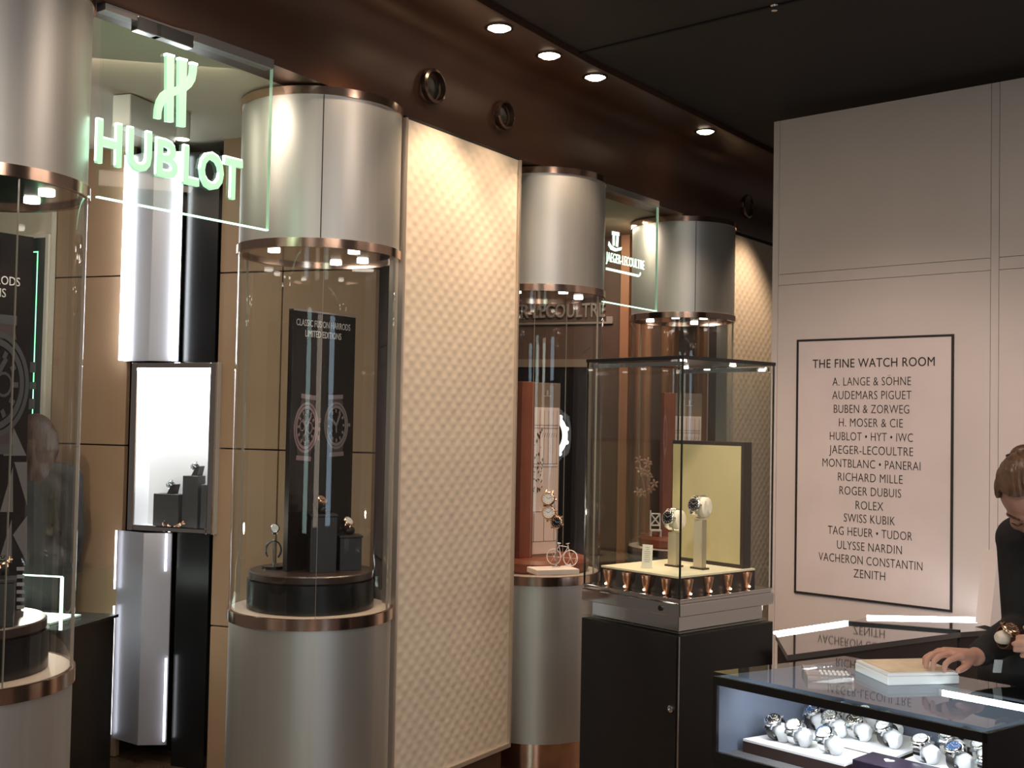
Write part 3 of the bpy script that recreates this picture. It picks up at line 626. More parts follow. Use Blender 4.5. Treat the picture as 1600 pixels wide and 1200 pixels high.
# ================================================================== COLUMN CASE CONTENTS
ZD = ZL1 + 0.0025
AF = math.radians(55)
def plinth(cx, cy, label, r=0.232, h=0.135, m=M_BLACK, topm=None):
    t = thing('round_plinth', label, 'plinth', (cx, cy, ZD), group='round plinths in the glass columns')
    bm = B(); lathe(bm, [(0, 0), (r, 0), (r, h - 0.032), (0, h - 0.032)], 72); obj('drum', bm, m, t, smooth=True)
    bm = B(); lathe(bm, [(0, h - 0.0318), (r * 0.955, h - 0.0318), (r * 0.975, h - 0.026), (r * 0.975, h - 0.004), (r * 0.955, h), (0, h)], 72); obj('top_disc', bm, topm or mat('plinth_gloss', (0.045, 0.026, 0.022), 0.28, 0, 0.1, 8), t, smooth=True)
    return ZD + h
PC2 = (C2[0] + 0.0, C2[1] - 0.01)
zp = plinth(*PC2, 'dark gloss plinth inside the large column left of the padded wall')
PF = Frame(C2[0] + 0.02, C2[1] + 0.03, 55)
x0, x1 = PF.u(453, 700), PF.u(551, 700); zt = PF.z(500, 488)
t = thing('standing_poster', 'tall black poster of two watches standing in the large glass column', 'poster', PF.w((x0 + x1) / 2, 0, zp), PF.a)
hw, ph = (x1 - x0) / 2, zt - zp
bm = B(); span(bm, -hw, hw, 0, 0.022, 0, ph); obj('board', bm, mat('poster_black', (0.016, 0.012, 0.012), 0.22, 0, 0.3, 4), t)
bm = B(); span(bm, -hw, hw, -0.0012, 0.0232, ph - 0.004, ph + 0.002); obj('top_edge', bm, M_STEEL, t)
PX = lambda px, py: (PF.u(px, py) - (x0 + x1) / 2, PF.z(px, py) - zp)
for txt, a, b_, y0 in (('CLASSIC FUSION HARRODS', 463, 547, 507), ('LIMITED EDITIONS', 477, 533, 523)):
    u0, u1 = PX(a, y0)[0], PX(b_, y0)[0]; bm = B(); letters(bm, txt, u1 - u0, 0.024, 0.001, 0.0, (u0 + u1) / 2, PX((a + b_) / 2, y0)[1] - 0.013, -0.0008); obj('caption_text', bm, mat('poster_white', (0.62, 0.58, 0.56), 0.6), t)
def pictured_watch(parent, cx, cz, ru, rz, tilt, m, dark, skeleton):
    bm = B(); n = 48
    def ring(a, b_, y0, y1, mi=0):
        for k in range(n):
            t0, t1 = 2 * PI * k / n, 2 * PI * (k + 1) / n
            upright(bm, [(a * ru * math.cos(t0), a * rz * math.sin(t0)), (a * ru * math.cos(t1), a * rz * math.sin(t1)), (b_ * ru * math.cos(t1), b_ * rz * math.sin(t1)), (b_ * ru * math.cos(t0), b_ * rz * math.sin(t0))], y0, y1, mi)
    ring(1.0, 0.90, -0.0016, 0); ring(0.86, 0.74, -0.0020, 0)
    upright(bm, [(-0.62 * ru, 0.85 * rz), (0.62 * ru, 0.85 * rz), (0.52 * ru, 1.12 * rz), (-0.52 * ru, 1.12 * rz)], -0.0010, 0, 1); upright(bm, [(-0.62 * ru, -0.85 * rz), (0.62 * ru, -0.85 * rz), (0.52 * ru, -1.12 * rz), (-0.52 * ru, -1.12 * rz)], -0.0010, 0, 1)
    upright(bm, [(-0.60 * ru, 1.12 * rz), (0.60 * ru, 1.12 * rz), (0.60 * ru, 1.30 * rz), (-0.60 * ru, 1.30 * rz)], -0.0015, 0); upright(bm, [(-0.60 * ru, -1.12 * rz), (0.60 * ru, -1.12 * rz), (0.60 * ru, -1.30 * rz), (-0.60 * ru, -1.30 * rz)], -0.0015, 0)
    for k in range(12):
        a = k * PI / 6; c_, s_ = math.cos(a), math.sin(a); upright(bm, [((0.70 * c_ - 0.05 * s_) * ru, (0.70 * s_ + 0.05 * c_) * rz), ((0.70 * c_ + 0.05 * s_) * ru, (0.70 * s_ - 0.05 * c_) * rz), ((0.55 * c_ + 0.05 * s_) * ru, (0.55 * s_ - 0.05 * c_) * rz), ((0.55 * c_ - 0.05 * s_) * ru, (0.55 * s_ + 0.05 * c_) * rz)], -0.0018, 0)
    for a, L, wd in ((0.95, 0.60, 0.05), (2.5, 0.45, 0.06), (-1.57, 0.3, 0.04)):
        c_, s_ = math.cos(a), math.sin(a); upright(bm, [(-wd * s_ * ru, wd * c_ * rz), (wd * s_ * ru, -wd * c_ * rz), ((L * c_ + wd * s_) * ru, (L * s_ - wd * c_) * rz), ((L * c_ - wd * s_) * ru, (L * s_ + wd * c_) * rz)], -0.0024, 0)
    if skeleton:
        for (qx, qz, qr) in ((-0.32, 0.05, 0.22), (0.30, 0.0, 0.24), (0.0, -0.42, 0.2), (-0.1, 0.36, 0.16)):
            for k in range(14):
                t0, t1 = 2 * PI * k / 14, 2 * PI * (k + 1) / 14
                upright(bm, [((qx + qr * f * math.cos(tt)) * ru, (qz + qr * f * math.sin(tt)) * rz) for f, tt in ((1, t0), (1, t1), (0.78, t1), (0.78, t0))], -0.0014, 0)
        for qz in (0.35, -0.35): upright(bm, [(1.02 * ru, (qz - 0.10) * rz), (1.18 * ru, (qz - 0.10) * rz), (1.18 * ru, (qz + 0.10) * rz), (1.02 * ru, (qz + 0.10) * rz)], -0.0014, 0)
    upright(bm, [(1.02 * ru, -0.07 * rz), (1.20 * ru, -0.07 * rz), (1.20 * ru, 0.07 * rz), (1.02 * ru, 0.07 * rz)], -0.0014, 0)
    bmesh.ops.rotate(bm, verts=bm.verts[:], cent=(0, 0, 0), matrix=Matrix.Rotation(tilt, 3, 'Y'))
    bmesh.ops.translate(bm, verts=bm.verts[:], vec=(cx, 0, cz))
    obj('printed_watch', bm, [m, dark], parent)
M_PRT = mat('printed_rose', (0.30, 0.20, 0.21), 0.4); M_PRT2 = mat('printed_grey', (0.20, 0.165, 0.165), 0.4); M_PRD = mat('printed_dark', (0.075, 0.052, 0.052), 0.4)
pc = PX(478, 668); r_ = (PX(497, 668)[0] - PX(459, 668)[0]) / 2; pictured_watch(t, pc[0], pc[1], r_, 0.094, 0.08, M_PRT, M_PRD, True)
pc = PX(525, 665); r_ = (PX(544, 665)[0] - PX(507, 665)[0]) / 2; pictured_watch(t, pc[0], pc[1], r_, 0.090, -0.05, M_PRT2, M_PRD, False)

def stand_block(F, px0, px1, pyt, pyb, v, dep, zbase, label, m=M_BLOCK, group=None):
    u0, u1 = F.u(px0, (pyt + pyb) / 2, v), F.u(px1, (pyt + pyb) / 2, v); z1 = F.z((px0 + px1) / 2, pyt, v)
    bm = B(); w = (u1 - u0) / 2; span(bm, -w, w, 0, dep, 0, z1 - zbase - 0.010); span(bm, -w - 0.003, w + 0.003, -0.003, dep + 0.003, z1 - zbase - 0.008, z1 - zbase)
    span(bm, -w + 0.004, w - 0.004, 0.004, dep - 0.004, z1 - zbase - 0.010, z1 - zbase - 0.008)
    o = obj('display_block', bm, m, None, F.w((u0 + u1) / 2, v, zbase), (0, 0, F.a), bevel=0.0015); tag(o, label, 'display block', group)
    return F.w((u0 + u1) / 2, v + dep / 2, z1)
BF = Frame(C2[0] + 0.03, C2[1] - 0.12, 20)
top = stand_block(BF, 486, 526, 804, 912, 0, 0.085, zp, 'tall black leather block in the large glass column', group='black watch blocks in the column')
watch('rose gold watch on the tall block in the large glass column', top + Vector((0.0, -0.01, 0.056)), Euler((math.radians(38), math.radians(22), 0.5)), 1.0, M_GOLD, 'brown', M_BLOCK, loop=(0.022, 0.022))
o = cushion('small dark watch pillow on the tall block in the large column', top + Vector((0.0, 0.004, 0.0150)), 0.5, (0.022, 0.015, 0.016), M_BLOCK)
BF2 = Frame(C2[0] + 0.09, C2[1] - 0.055, 20)
top = stand_block(BF2, 531, 565, 837, 908, 0, 0.075, zp, 'low black leather block at the right in the large glass column', group='black watch blocks in the column')
watch('rose gold watch on the low block in the large glass column', top + Vector((0.0, -0.01, 0.054)), Euler((math.radians(42), math.radians(26), 0.45)), 1.0, M_GOLD, 'silver', M_BLOCK, loop=(0.022, 0.022))
cushion('small dark watch pillow on the low block in the large column', top + Vector((0.0, 0.004, 0.0150)), 0.45, (0.022, 0.015, 0.016), M_BLOCK)
# curved hook stand at the left
P = aty(426, 906, 4.28); t = thing('watch_stand', 'dark curved hook stand with slim post, left in the large glass column', 'watch stand', (P.x, P.y, zp), 0.4)
bm = B(); cyl(bm, 0.040, 0, 0.010, 32); obj('stand_foot', bm, M_BLACK, t, smooth=True)
bm = B(); tube(bm, [(0, 0, 0.01), (0, 0, 0.06), (0, 0, 0.11)], 0.0035, 10); obj('post', bm, M_STEEL, t, smooth=True)
bm = B(); band(bm, 0.026, 0.032, 0.068, 0.016, 0.004, -2.5, 2.3, 30); bmesh.ops.rotate(bm, verts=bm.verts[:], cent=(0, 0, 0), matrix=Matrix.Rotation(PI / 2, 3, 'Z')); obj('hook', bm, M_BLACK, t, smooth=True)
watch('small bright watch tilted on the hook stand in the large glass column', (P.x + 0.006, P.y - 0.012, zp + 0.150), Euler((math.radians(62), 0, 0.2)), 0.85, M_STEEL, 'white', M_BLOCK, loop=(0.016, 0.016))

# left column
PC1 = (C1[0] + 0.0, C1[1])
zp = plinth(C1[0] - 0.0, C1[1], 'dark gloss plinth inside the column at the left edge')
PF1 = Frame(C1[0] + 0.02, C1[1] + 0.04, 55)
x1 = PF1.u(42, 700); x0 = x1 - 0.33; zt = PF1.z(20, 330)
t = thing('standing_poster', 'black poster with a large watch at the left edge of the photo', 'poster', PF1.w((x0 + x1) / 2, 0, zp), PF1.a)
hw, ph = (x1 - x0) / 2, 1.06; bm = B(); span(bm, -hw, hw, 0, 0.022, 0, ph); obj('board', bm, MATS['poster_black'], t)
P1 = lambda px, py: (PF1.u(px, py) - (x0 + x1) / 2, PF1.z(px, py) - zp)
for txt, b_, y0, wd in (('CLASSIC FUSION HARRODS', 31, 441, 0.36), ('LIMITED EDITIONS', 9, 458, 0.25)):
    u1, zc = P1(b_, y0); bm = B(); letters(bm, txt, wd, 0.024, 0.001, 0.0, u1 - wd / 2, zc - 0.012, -0.0008); obj('caption_text', bm, MATS['poster_white'], t)
pc = P1(-12, 600); pictured_watch(t, pc[0], pc[1], 0.11, 0.15, 0.0, mat('printed_steel', (0.075, 0.075, 0.078), 0.4), M_PRD, True)
bm = B()
for tri in (((5, 712), (21, 668), (41, 712)), ((22, 722), (42, 722), (42, 790)), ((0, 800), (20, 730), (20, 800)), ((20, 836), (42, 806), (42, 880)), ((0, 870), (18, 812), (18, 880))): upright(bm, [P1(*q) for q in tri], -0.001, 0)
obj('triangle_print', bm, mat('triangle_grey', (0.15, 0.14, 0.14), 0.5), t)
bm = B()
for k in range(6): 
    a, b_ = P1(26, 886 + k * 12), P1(38, 886 + k * 12); upright(bm, [a, b_, (b_[0], b_[1] - 0.010), (a[0], a[1] - 0.010)], -0.001, 0)
obj('stripe_print', bm, mat('stripe_grey', (0.30, 0.30, 0.31), 0.5), t)
BF = Frame(C1[0] + 0.055, C1[1] - 0.15, 20)
top = stand_block(BF, -8, 21, 906, 985, 0, 0.08, zp, 'black leather block at the left edge, inside the cut-off column')
watch('gold watch at the left edge on a black block in the cut-off column', top + Vector((-0.01, 0, 0.048)), Euler((math.radians(30), math.radians(-10), 0.4)), 0.95, M_GOLD, 'black', M_BLOCK, loop=(0.020, 0.020))

# third column: red-brown display with illustrated panel, watch tree and little white bicycle
def red_disc(cx, cy, label):
    bm = B(); lathe(bm, [(0, 0), (0.222, 0), (0.232, 0.010), (0.235, 0.045), (0.222, 0.062), (0, 0.062)], 64); o = obj('red_display_disc', bm, M_REDBR, None, (cx, cy, ZD), smooth=True); tag(o, label, 'display base', 'red-brown display bases'); return ZD + 0.062
z3 = red_disc(C3[0] + 0.01, C3[1], 'round red-brown leather base in the column beside the padded wall')
z4 = red_disc(C4[0], C4[1], 'round red-brown leather base in the farthest column')
def story_panel(F, pxs, pxm, pxr, pyt, pyw, zb, label, tree=True):
    """tall display panel: red-brown side, taupe head, pale illustrated sheet"""
    xl, xr = F.u(pxm, 700), F.u(pxr, 700); zt = F.z(pxm, pyt); zw = F.z(pxm, pyw); w = xr - xl; h = zt - zb
    t = thing('illustrated_backdrop', label, 'display panel', F.w(xl, 0, zb), F.a, 'illustrated display panels')
    bm = B(); span(bm, 0.0, w, 0, 0.012, 0, h); obj('taupe_board', bm, M_TAUPE, t)
    side = F.u(pxs, 700) - xl
    bm = B(); span(bm, side, 0.0, -0.03, 0.03, 0, h); obj('red_side', bm, M_REDBR, t, bevel=0.002)
    bm = B(); span(bm, 0.004, w - 0.004, -0.0015, 0, 0.012, zw - zb); s_ = obj('pale_sheet', bm, M_PINK, t)
    bm = B(); H = zw - zb
    def ln(u0, z0, u1, z1, wd=0.0012):
        d = Vector((u1 - u0, z1 - z0)); n = Vector((-d.y, d.x)).normalized() * wd; upright(bm, [(u0 - n.x, z0 - n.y), (u1 - n.x, z1 - n.y), (u1 + n.x, z1 + n.y), (u0 + n.x, z0 + n.y)], -0.0022, -0.0012)
    for f in (0.88, 0.86, 0.62, 0.60, 0.30, 0.10): ln(0.01, H * f, w - 0.01, H * f)
    for f in (0.3, 0.45, 0.6, 0.75, 0.9): ln(w * f, H * 0.62, w * f, H * 0.98, 0.0008)
    for f in (0.15, 0.5, 0.85): ln(w * f, H * 0.1, w * f, H * 0.30)
    for k in range(8): ln(w * (0.3 + 0.08 * k), H * 0.80, w * (0.34 + 0.08 * k), H * 0.83, 0.0008)
    obj('line_drawing', bm, mat('drawing_line', (0.16, 0.10, 0.08), 0.6), s_)
    if tree:
        bm = B(); rnd = random.Random(3)
        for k in range(46):
            u, z = w * rnd.uniform(0.04, 0.42), H * rnd.uniform(0.42, 0.84); a = rnd.uniform(0, PI); L = rnd.uniform(0.012, 0.026); d = Vector((math.cos(a) * 0.6, math.sin(a))) * L; n = Vector((-d.y, d.x)) * 0.22
            upright(bm, [(u, z), (u + d.x / 2 + n.x, z + d.y / 2 + n.y), (u + d.x, z + d.y), (u + d.x / 2 - n.x, z + d.y / 2 - n.y)], -0.003, -0.0012)
        obj('leaf_print', bm, M_BRONZE, s_)
    bm = B(); e = w * 0.55; span(bm, e - 0.02, e + 0.02, -0.0012, 0, h - (h - H) * 0.55, h - (h - H) * 0.52); span(bm, e - 0.004, e + 0.004, -0.0012, 0, h - (h - H) * 0.50, h - (h - H) * 0.30); obj('small_emblem', bm, mat('emblem_cream', (0.55, 0.46, 0.38), 0.5), t)
    return t
QF = Frame(C3[0] - 0.02, C3[1] - 0.06, 33)
story_panel(QF, 809, 829, 874, 597, 636, z3, 'tall illustrated panel with red-brown side in the column beside the padded wall')
# ornate round mirror / clock ring behind it
RF = Frame(C3[0] + 0.03, C3[1] + 0.13, 8)
P = RF.at(847, 680); rr = (RF.u(887, 680) - RF.u(807, 680)) / 2
t = thing('ornate_clock_ring', 'round white ornate ring glowing behind the illustrated panel', 'ring ornament', RF.w(P[0], 0, z3), RF.a)
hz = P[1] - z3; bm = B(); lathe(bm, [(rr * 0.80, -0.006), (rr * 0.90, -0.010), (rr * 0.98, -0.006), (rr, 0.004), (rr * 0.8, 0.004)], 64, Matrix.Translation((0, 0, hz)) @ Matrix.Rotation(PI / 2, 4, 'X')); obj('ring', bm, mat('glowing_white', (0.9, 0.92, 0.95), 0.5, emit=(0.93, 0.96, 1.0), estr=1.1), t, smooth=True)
bm = B()
for k in range(12): ball(bm, (rr * math.cos(k * PI / 6 + 0.26), 0, hz + rr * math.sin(k * PI / 6 + 0.26)), (0.011, 0.006, 0.011), u=12, v=8)
obj('ring_ornaments', bm, MATS['glowing_white'], t, smooth=True)
bm = B(); tube(bm, [(0, 0, 0), (0, 0, hz - rr)], 0.004); obj('ring_post', bm, M_STEEL, t)
# white slab, post with three watches, bicycle
P = atz(866, 888, z3 + 0.02); WBx = P
bm = B(); span(bm, -0.095, 0.095, -0.06, 0.06, 0, 0.022); tag(obj('white_slab', bm, mat('pale_slab', (0.80, 0.70, 0.64), 0.5), None, (P.x - 0.005, P.y + 0.0, z3), (0, 0, 0.35), bevel=0.002), 'white slab on the red-brown base under the little bicycle', 'display slab')
zs = z3 + 0.022
P = atz(869, 886, zs); t = thing('watch_tree', 'slim metal post carrying three watches in front of the illustrated panel', 'watch stand', (P.x, P.y, zs), 0.2)
ztop = aty(858, 770, P.y).z - zs
bm = B(); tube(bm, [(0, 0, 0), (0.001, 0, ztop * 0.55), (-0.020, 0, ztop)], 0.003); obj('post', bm, M_STEEL, t, smooth=True)
bm = B(); cyl(bm, 0.018, 0, 0.004, 24); obj('stand_foot', bm, M_STEEL, t)
for k, (px, py, rz, lab) in enumerate(((856, 779, 0.15, 'topmost'), (857, 801, -0.2, 'middle'), (869, 816, 0.35, 'lowest'))):
    p = aty(px, py, P.y - 0.022); watch(lab + ' of three rose gold watches on the post before the illustrated panel', p, Euler((math.radians(86), rz, math.radians(-14))), 1.45 if k < 2 else 1.3, M_GOLD, 'white' if k < 2 else 'black', M_BRONZE, 'watches on the slim post', loop=(0.0195, 0.005))
def bicycle(P, rz, s, label):
    t = thing('miniature_bicycle', label, 'bicycle model', P, rz); m = mat('white_model', (0.85, 0.80, 0.76), 0.5); R = 0.030 * s
    for x in (-0.036 * s, 0.036 * s):
        bm = B(); tube(bm, [(x + R * math.cos(a), 0, R + 0.0025 + R * math.sin(a)) for a in [k * 2 * PI / 28 for k in range(28)]], 0.0022, 8, True)
        for k in range(6): tube(bm, [(x, 0, R + 0.0025), (x + R * math.cos(k * PI / 3), 0, R + 0.0025 + R * math.sin(k * PI / 3))], 0.0007, 5)
        obj('wheel', bm, m, t, smooth=True)
    bm = B(); z = R + 0.0025; a, b_, c_, d_ = (-0.036 * s, 0, z), (-0.004 * s, 0, z), (-0.014 * s, 0, z + 0.045 * s), (0.026 * s, 0, z + 0.042 * s)
    for p, q in ((a, b_), (b_, c_), (a, c_), (c_, d_), (b_, d_), (d_, (0.036 * s, 0, z)), (d_, (0.023 * s, 0, z + 0.055 * s)), (c_, (-0.016 * s, 0, z + 0.052 * s))): tube(bm, [p, q], 0.0016, 8)
    tube(bm, [(0.023 * s, -0.014 * s, z + 0.055 * s), (0.023 * s, 0.014 * s, z + 0.055 * s)], 0.0016, 8); obj('bicycle_frame', bm, m, t, smooth=True)
    bm = B(); ball(bm, (-0.017 * s, 0, z + 0.054 * s), (0.011 * s, 0.005 * s, 0.003 * s)); obj('saddle', bm, m, t, smooth=True)
P = atz(878, 884, zs); bicycle((P.x, P.y, zs), -0.5, 1.1, 'small white model bicycle on the white slab beside the watch post')

# fourth column: panel, flowers, tiny chair
QF4 = Frame(C4[0] + 0.04, C4[1] - 0.04, 12)
story_panel(QF4, 1034, 1052, 1096, 614, 650, z4, 'illustrated panel with taupe head in the farthest column, behind the vitrine', False)
P = aty(1012, 745, C4[1]); t = thing('paper_flowers', 'spray of pale pink paper flowers in the farthest column', 'flowers', (P.x, P.y, z4 + 0.001))
hz = P.z - z4; rnd = random.Random(11); M_FLW = mat('paper_pink', (0.50, 0.30, 0.22), 0.6, 0, 0.1, 10)
bm = B(); tube(bm, [(0, 0, 0), (0.004, 0, hz * 0.5), (-0.012, 0, hz)], 0.006); cyl(bm, 0.04, 0, 0.006, 24); obj('stem', bm, mat('copper_stem', (0.35, 0.16, 0.09), 0.4, 0.4), t, smooth=True)
for k in range(11):
    c = Vector((rnd.uniform(-0.055, 0.06), rnd.uniform(-0.02, 0.02), hz + rnd.uniform(-0.10, 0.10))); bm = B()
    tube(bm, [(-0.008, 0, hz - 0.12), c], 0.0022, 6)
    for j in range(5):
        a = j * 2 * PI / 5 + k; ball(bm, c + Vector((0.016 * math.cos(a), -0.004, 0.016 * math.sin(a))), (0.013, 0.004, 0.007), Euler((0, -a, 0.3)), 10, 6)
    obj('blossom', bm, M_FLW, t, smooth=True)
CF4 = Frame(C4[0] - 0.06, C4[1] - 0.09, 0)
x0, x1, zt, zb = CF4.u(1016, 840), CF4.u(1031, 840), CF4.z(1024, 825), z4
t = thing('miniature_chair', 'tiny white chair with crossed back in the farthest column', 'chair model', CF4.w((x0 + x1) / 2, 0, z4 + 0.001)); w = (x1 - x0) / 2; zm = 0.060; zt = 0.125
M_WM = mat('white_model', (0.85, 0.80, 0.76), 0.5)
bm = B()
for a, b_ in (((-w, 0, 0), (-w, 0, zt + 0.02)), ((w, 0, 0), (w, 0, zt)), ((-w, 0, zt), (w, 0, zt)), ((-w, 0, zm), (w, 0, zm)), ((-w, 0, zm), (w, 0, zt)), ((w, 0, zm), (-w, 0, zt))): tube(bm, [a, b_], 0.0042, 8)
obj('chair_back', bm, M_WM, t, smooth=True)
bm = B(); span(bm, -w - 0.004, w + 0.004, -0.05, 0.004, zm - 0.030, zm - 0.022); obj('seat', bm, M_WM, t)
for x in (-w, w):
    bm = B(); tube(bm, [(x, -0.046, 0), (x, -0.046, zm - 0.03)], 0.0035, 8); obj('leg', bm, M_WM, t)

# ================================================================== FAR BAY: LETTERS, SCREEN, PILASTER, CURTAINS
u0, u1 = WJ.u(760, 490), WJ.u(961, 490); zc = WJ.z(880, 496)
t = thing('wall_lettering', 'pale raised name letters with underline on the dark wall of the far bay', 'wall sign', WJ.w((u0 + u1) / 2, 0, zc), WJ.a)
hw = (u1 - u0) / 2; M_WL = mat('dull_metal_letter', (0.55, 0.47, 0.42), 0.35, 0.6)
bm = B(); letters(bm, 'JAEGER-LECOULTRE', 2 * hw - 0.06, 0.085, 0.02, 0.012, -0.03, 0, -0.012); obj('raised_letters', bm, M_WL, t)
bm = B(); span(bm, -hw, hw - 0.05, -0.02, -0.001, -0.045, -0.033); span(bm, hw - 0.05, hw - 0.01, -0.02, -0.001, -0.045, 0.0); obj('underline_bar', bm, M_WL, t)
u0, u1 = WJ.u(790, 700), WJ.u(918, 700); z0, z1 = WJ.z(860, 985), WJ.z(860, 574)
t = thing('dark_wall_screen', 'large dark screen panel with bronze frame on the wall of the far bay', 'screen', WJ.w((u0 + u1) / 2, 0, z0), WJ.a); hw = (u1 - u0) / 2; h = z1 - z0
bm = B(); span(bm, -hw, hw, -0.03, -0.001, 0, h); obj('screen', bm, mat('dark_screen', (0.016, 0.013, 0.014), 0.18), t)
bm = B(); span(bm, -hw - 0.02, hw + 0.02, -0.04, -0.001, h, h + 0.05); span(bm, hw, hw + 0.03, -0.04, -0.001, 0, h); obj('screen_frame', bm, M_TAUPE, t)
u0, u1 = WJ.u(971, 600), WJ.u(985, 600)
bm = B(); span(bm, u0, u1, -0.06, -0.001, 0, 2.86); tag(obj('copper_pilaster', bm, M_COPPERC, None, WJ.w(0), (0, 0, WJ.a), bevel=0.004), 'narrow copper pilaster left of the far curtain', 'pilaster')
# hanging curtain in folds
KF = Frame(1.02, 7.04, -20)
u0, u1 = KF.u(991, 600), KF.u(1106, 600); bm = B(); n = 160; rows = []
for i in range(n + 1):
    u = u0 + (u1 - u0) * i / n; v = 0.024 * math.sin(u / 0.030) + 0.010 * math.sin(u / 0.0117 + 1)
    rows.append([bm.verts.new((u, v + 0.004 * math.sin(z * 2.1 + u * 9), z)) for z in (0.02, 0.6, 1.2, 1.8, 2.4, 2.84)])
for i in range(n):
    for k in range(5): bm.faces.new((rows[i][k], rows[i + 1][k], rows[i + 1][k + 1], rows[i][k + 1]))
o = obj('hanging_curtain', bm, M_COPPERC, None, KF.w(0), (0, 0, KF.a), smooth=True); mm = o.modifiers.new('thick', 'SOLIDIFY'); mm.thickness = 0.004
tag(o, 'copper brown curtain in tall folds behind the farthest column', 'curtain')
lamp('bay_light', 'AREA', (0.85, 6.75, 2.78), 7, (1.0, 0.80, 0.62), (0.85, 6.9, 0), shape='RECTANGLE', size=0.5, size_y=0.25)
lamp('bay_light', 'AREA', (0.35, 6.45, 2.78), 7, (1.0, 0.80, 0.62), (0.3, 6.9, 0.5), shape='RECTANGLE', size=0.5, size_y=0.25)

# ================================================================== SQUARE GLASS VITRINE ON BLACK CABINET
KA = 41.0
KF_ = Frame(0.556, 3.75, KA); SW, SD = 0.492, 0.441            # x: along the right-hand face, y: along the left-hand face
bm = B(); span(bm, -0.004, SW + 0.004, -0.004 + 0.0, SD + 0.004, 0.06, 0.938)
t = thing('vitrine_cabinet', 'tall black cabinet with round lock carrying the square glass vitrine', 'cabinet', KF_.w(0), KF_.a)
obj('cabinet_body', bm, mat('black_cabinet', (0.011, 0.010, 0.010), 0.32, 0, 0.15, 6), t, bevel=0.002)
bm = B(); span(bm, 0.03, SW - 0.03, 0.03, SD - 0.03, 0, 0.06); obj('plinth', bm, M_BLACKM, t)
bm = B(); span(bm, -0.0075, -0.004, 0.004, SD - 0.045, 0.068, 0.934); dr = obj('door', bm, mat('black_door', (0.013, 0.011, 0.011), 0.35, 0, 0.15, 6), t)
fy = Frame(*KF_.o.xy, KA + 90)
lu, lz = fy.at(1051, 1107, 0); R = Matrix.Rotation(-PI / 2, 4, 'Y')
bm = B(); lathe(bm, [(0, 0), (0.0115, 0), (0.0115, 0.005), (0.0075, 0.006), (0.0072, 0.003), (0, 0.003)], 28, Matrix.Translation((-0.0075, lu, lz)) @ R); obj('lock', bm, M_STEEL, dr, smooth=True, label='round steel lock')
bm = B(); span(bm, -0.0058, -0.0022, -0.0058, -0.0022, 0.06, 0.938); obj('corner_edge', bm, M_STEEL, t)

t = thing('glass_vitrine', 'square glass vitrine on chrome base with black top rim, in the middle', 'display case', KF_.w(0, 0, 0.9388), KA * PI / 180)
z0 = 0.0; zc1, zc2, zg0, zg1 = 0.060, 0.102, 0.118, 0.898
bm = B(); span(bm, -0.003, SW + 0.003, -0.003, SD + 0.003, 0, 0.008); obj('glass_base_plate', bm, M_GLASSG, t)
bm = B(); span(bm, 0.022, SW - 0.022, 0.022, SD - 0.022, 0.008, zc1); obj('chrome_neck', bm, M_CHROME, t, bevel=0.002)
bm = B(); span(bm, -0.006, SW + 0.006, -0.006, SD + 0.006, zc1, zc2); n_ = obj('chrome_body', bm, M_CHROME, t, bevel=0.003)
bm = B(); span(bm, 0.0, SW, 0.0, SD, zc2, zg0 - 0.006); span(bm, -0.004, SW + 0.004, -0.004, SD + 0.004, zg0 - 0.006, zg0); obj('chrome_step', bm, M_CHROME, t, bevel=0.002)
bm = B(); cyl(bm, 0.009, 0, 0.004, 24, Matrix.Translation((-0.006, 0.075, (zc1 + zc2) / 2)) @ R); obj('lock', bm, M_BLACK, n_)
e = 0.006
bm = B()
for a in ((0, SW, 0, e), (0, SW, SD - e, SD), (0, e, e, SD - e), (SW - e, SW, e, SD - e)): span(bm, a[0], a[1], a[2], a[3], zg0, zg1)
obj('glass_walls', bm, M_GLASS, t)
for a in ((-0.001, 0.004, -0.001, 0.004), (SW - 0.004, SW + 0.001, -0.001, 0.004), (-0.001, 0.004, SD - 0.004, SD + 0.001), (SW - 0.004, SW + 0.001, SD - 0.004, SD + 0.001)):
    bm = B(); span(bm, *a, zg0, zg1); obj('dark_corner_edge', bm, mat('dark_glass_edge', (0.012, 0.016, 0.012), 0.2), t)
bm = B(); span(bm, -0.004, SW + 0.004, -0.004, SD + 0.004, zg1, zg1 + 0.012); obj('black_top_rim', bm, M_BLACK, t, bevel=0.0015)
bm = B()
for a in ((0.012, 0.030, 0.012, SD - 0.012), (SW - 0.030, SW - 0.012, 0.012, SD - 0.012)): span(bm, *a, zg1 - 0.020, zg1 - 0.006)
rl = obj('chrome_light_rail', bm, M_CHROME, t)
for (x, y) in ((0.06, 0.05), (0.21, 0.22), (0.36, 0.08), (0.40, 0.33)):
    bm = B(); cyl(bm, 0.011, zg1 - 0.006, zg1 - 0.001, 20, Matrix.Translation((x, y, 0))); obj('spotlight', bm, M_SPOT, t)
for (x, y) in ((0.06, 0.05), (0.21, 0.22), (0.36, 0.08)):
    l = lamp('vitrine_lamp', 'SPOT', (x, y, zg1 - 0.012), 1.5, (1.0, 0.90, 0.66), spot_size=math.radians(110), spot_blend=0.6, shadow_soft_size=0.012); l.parent = t
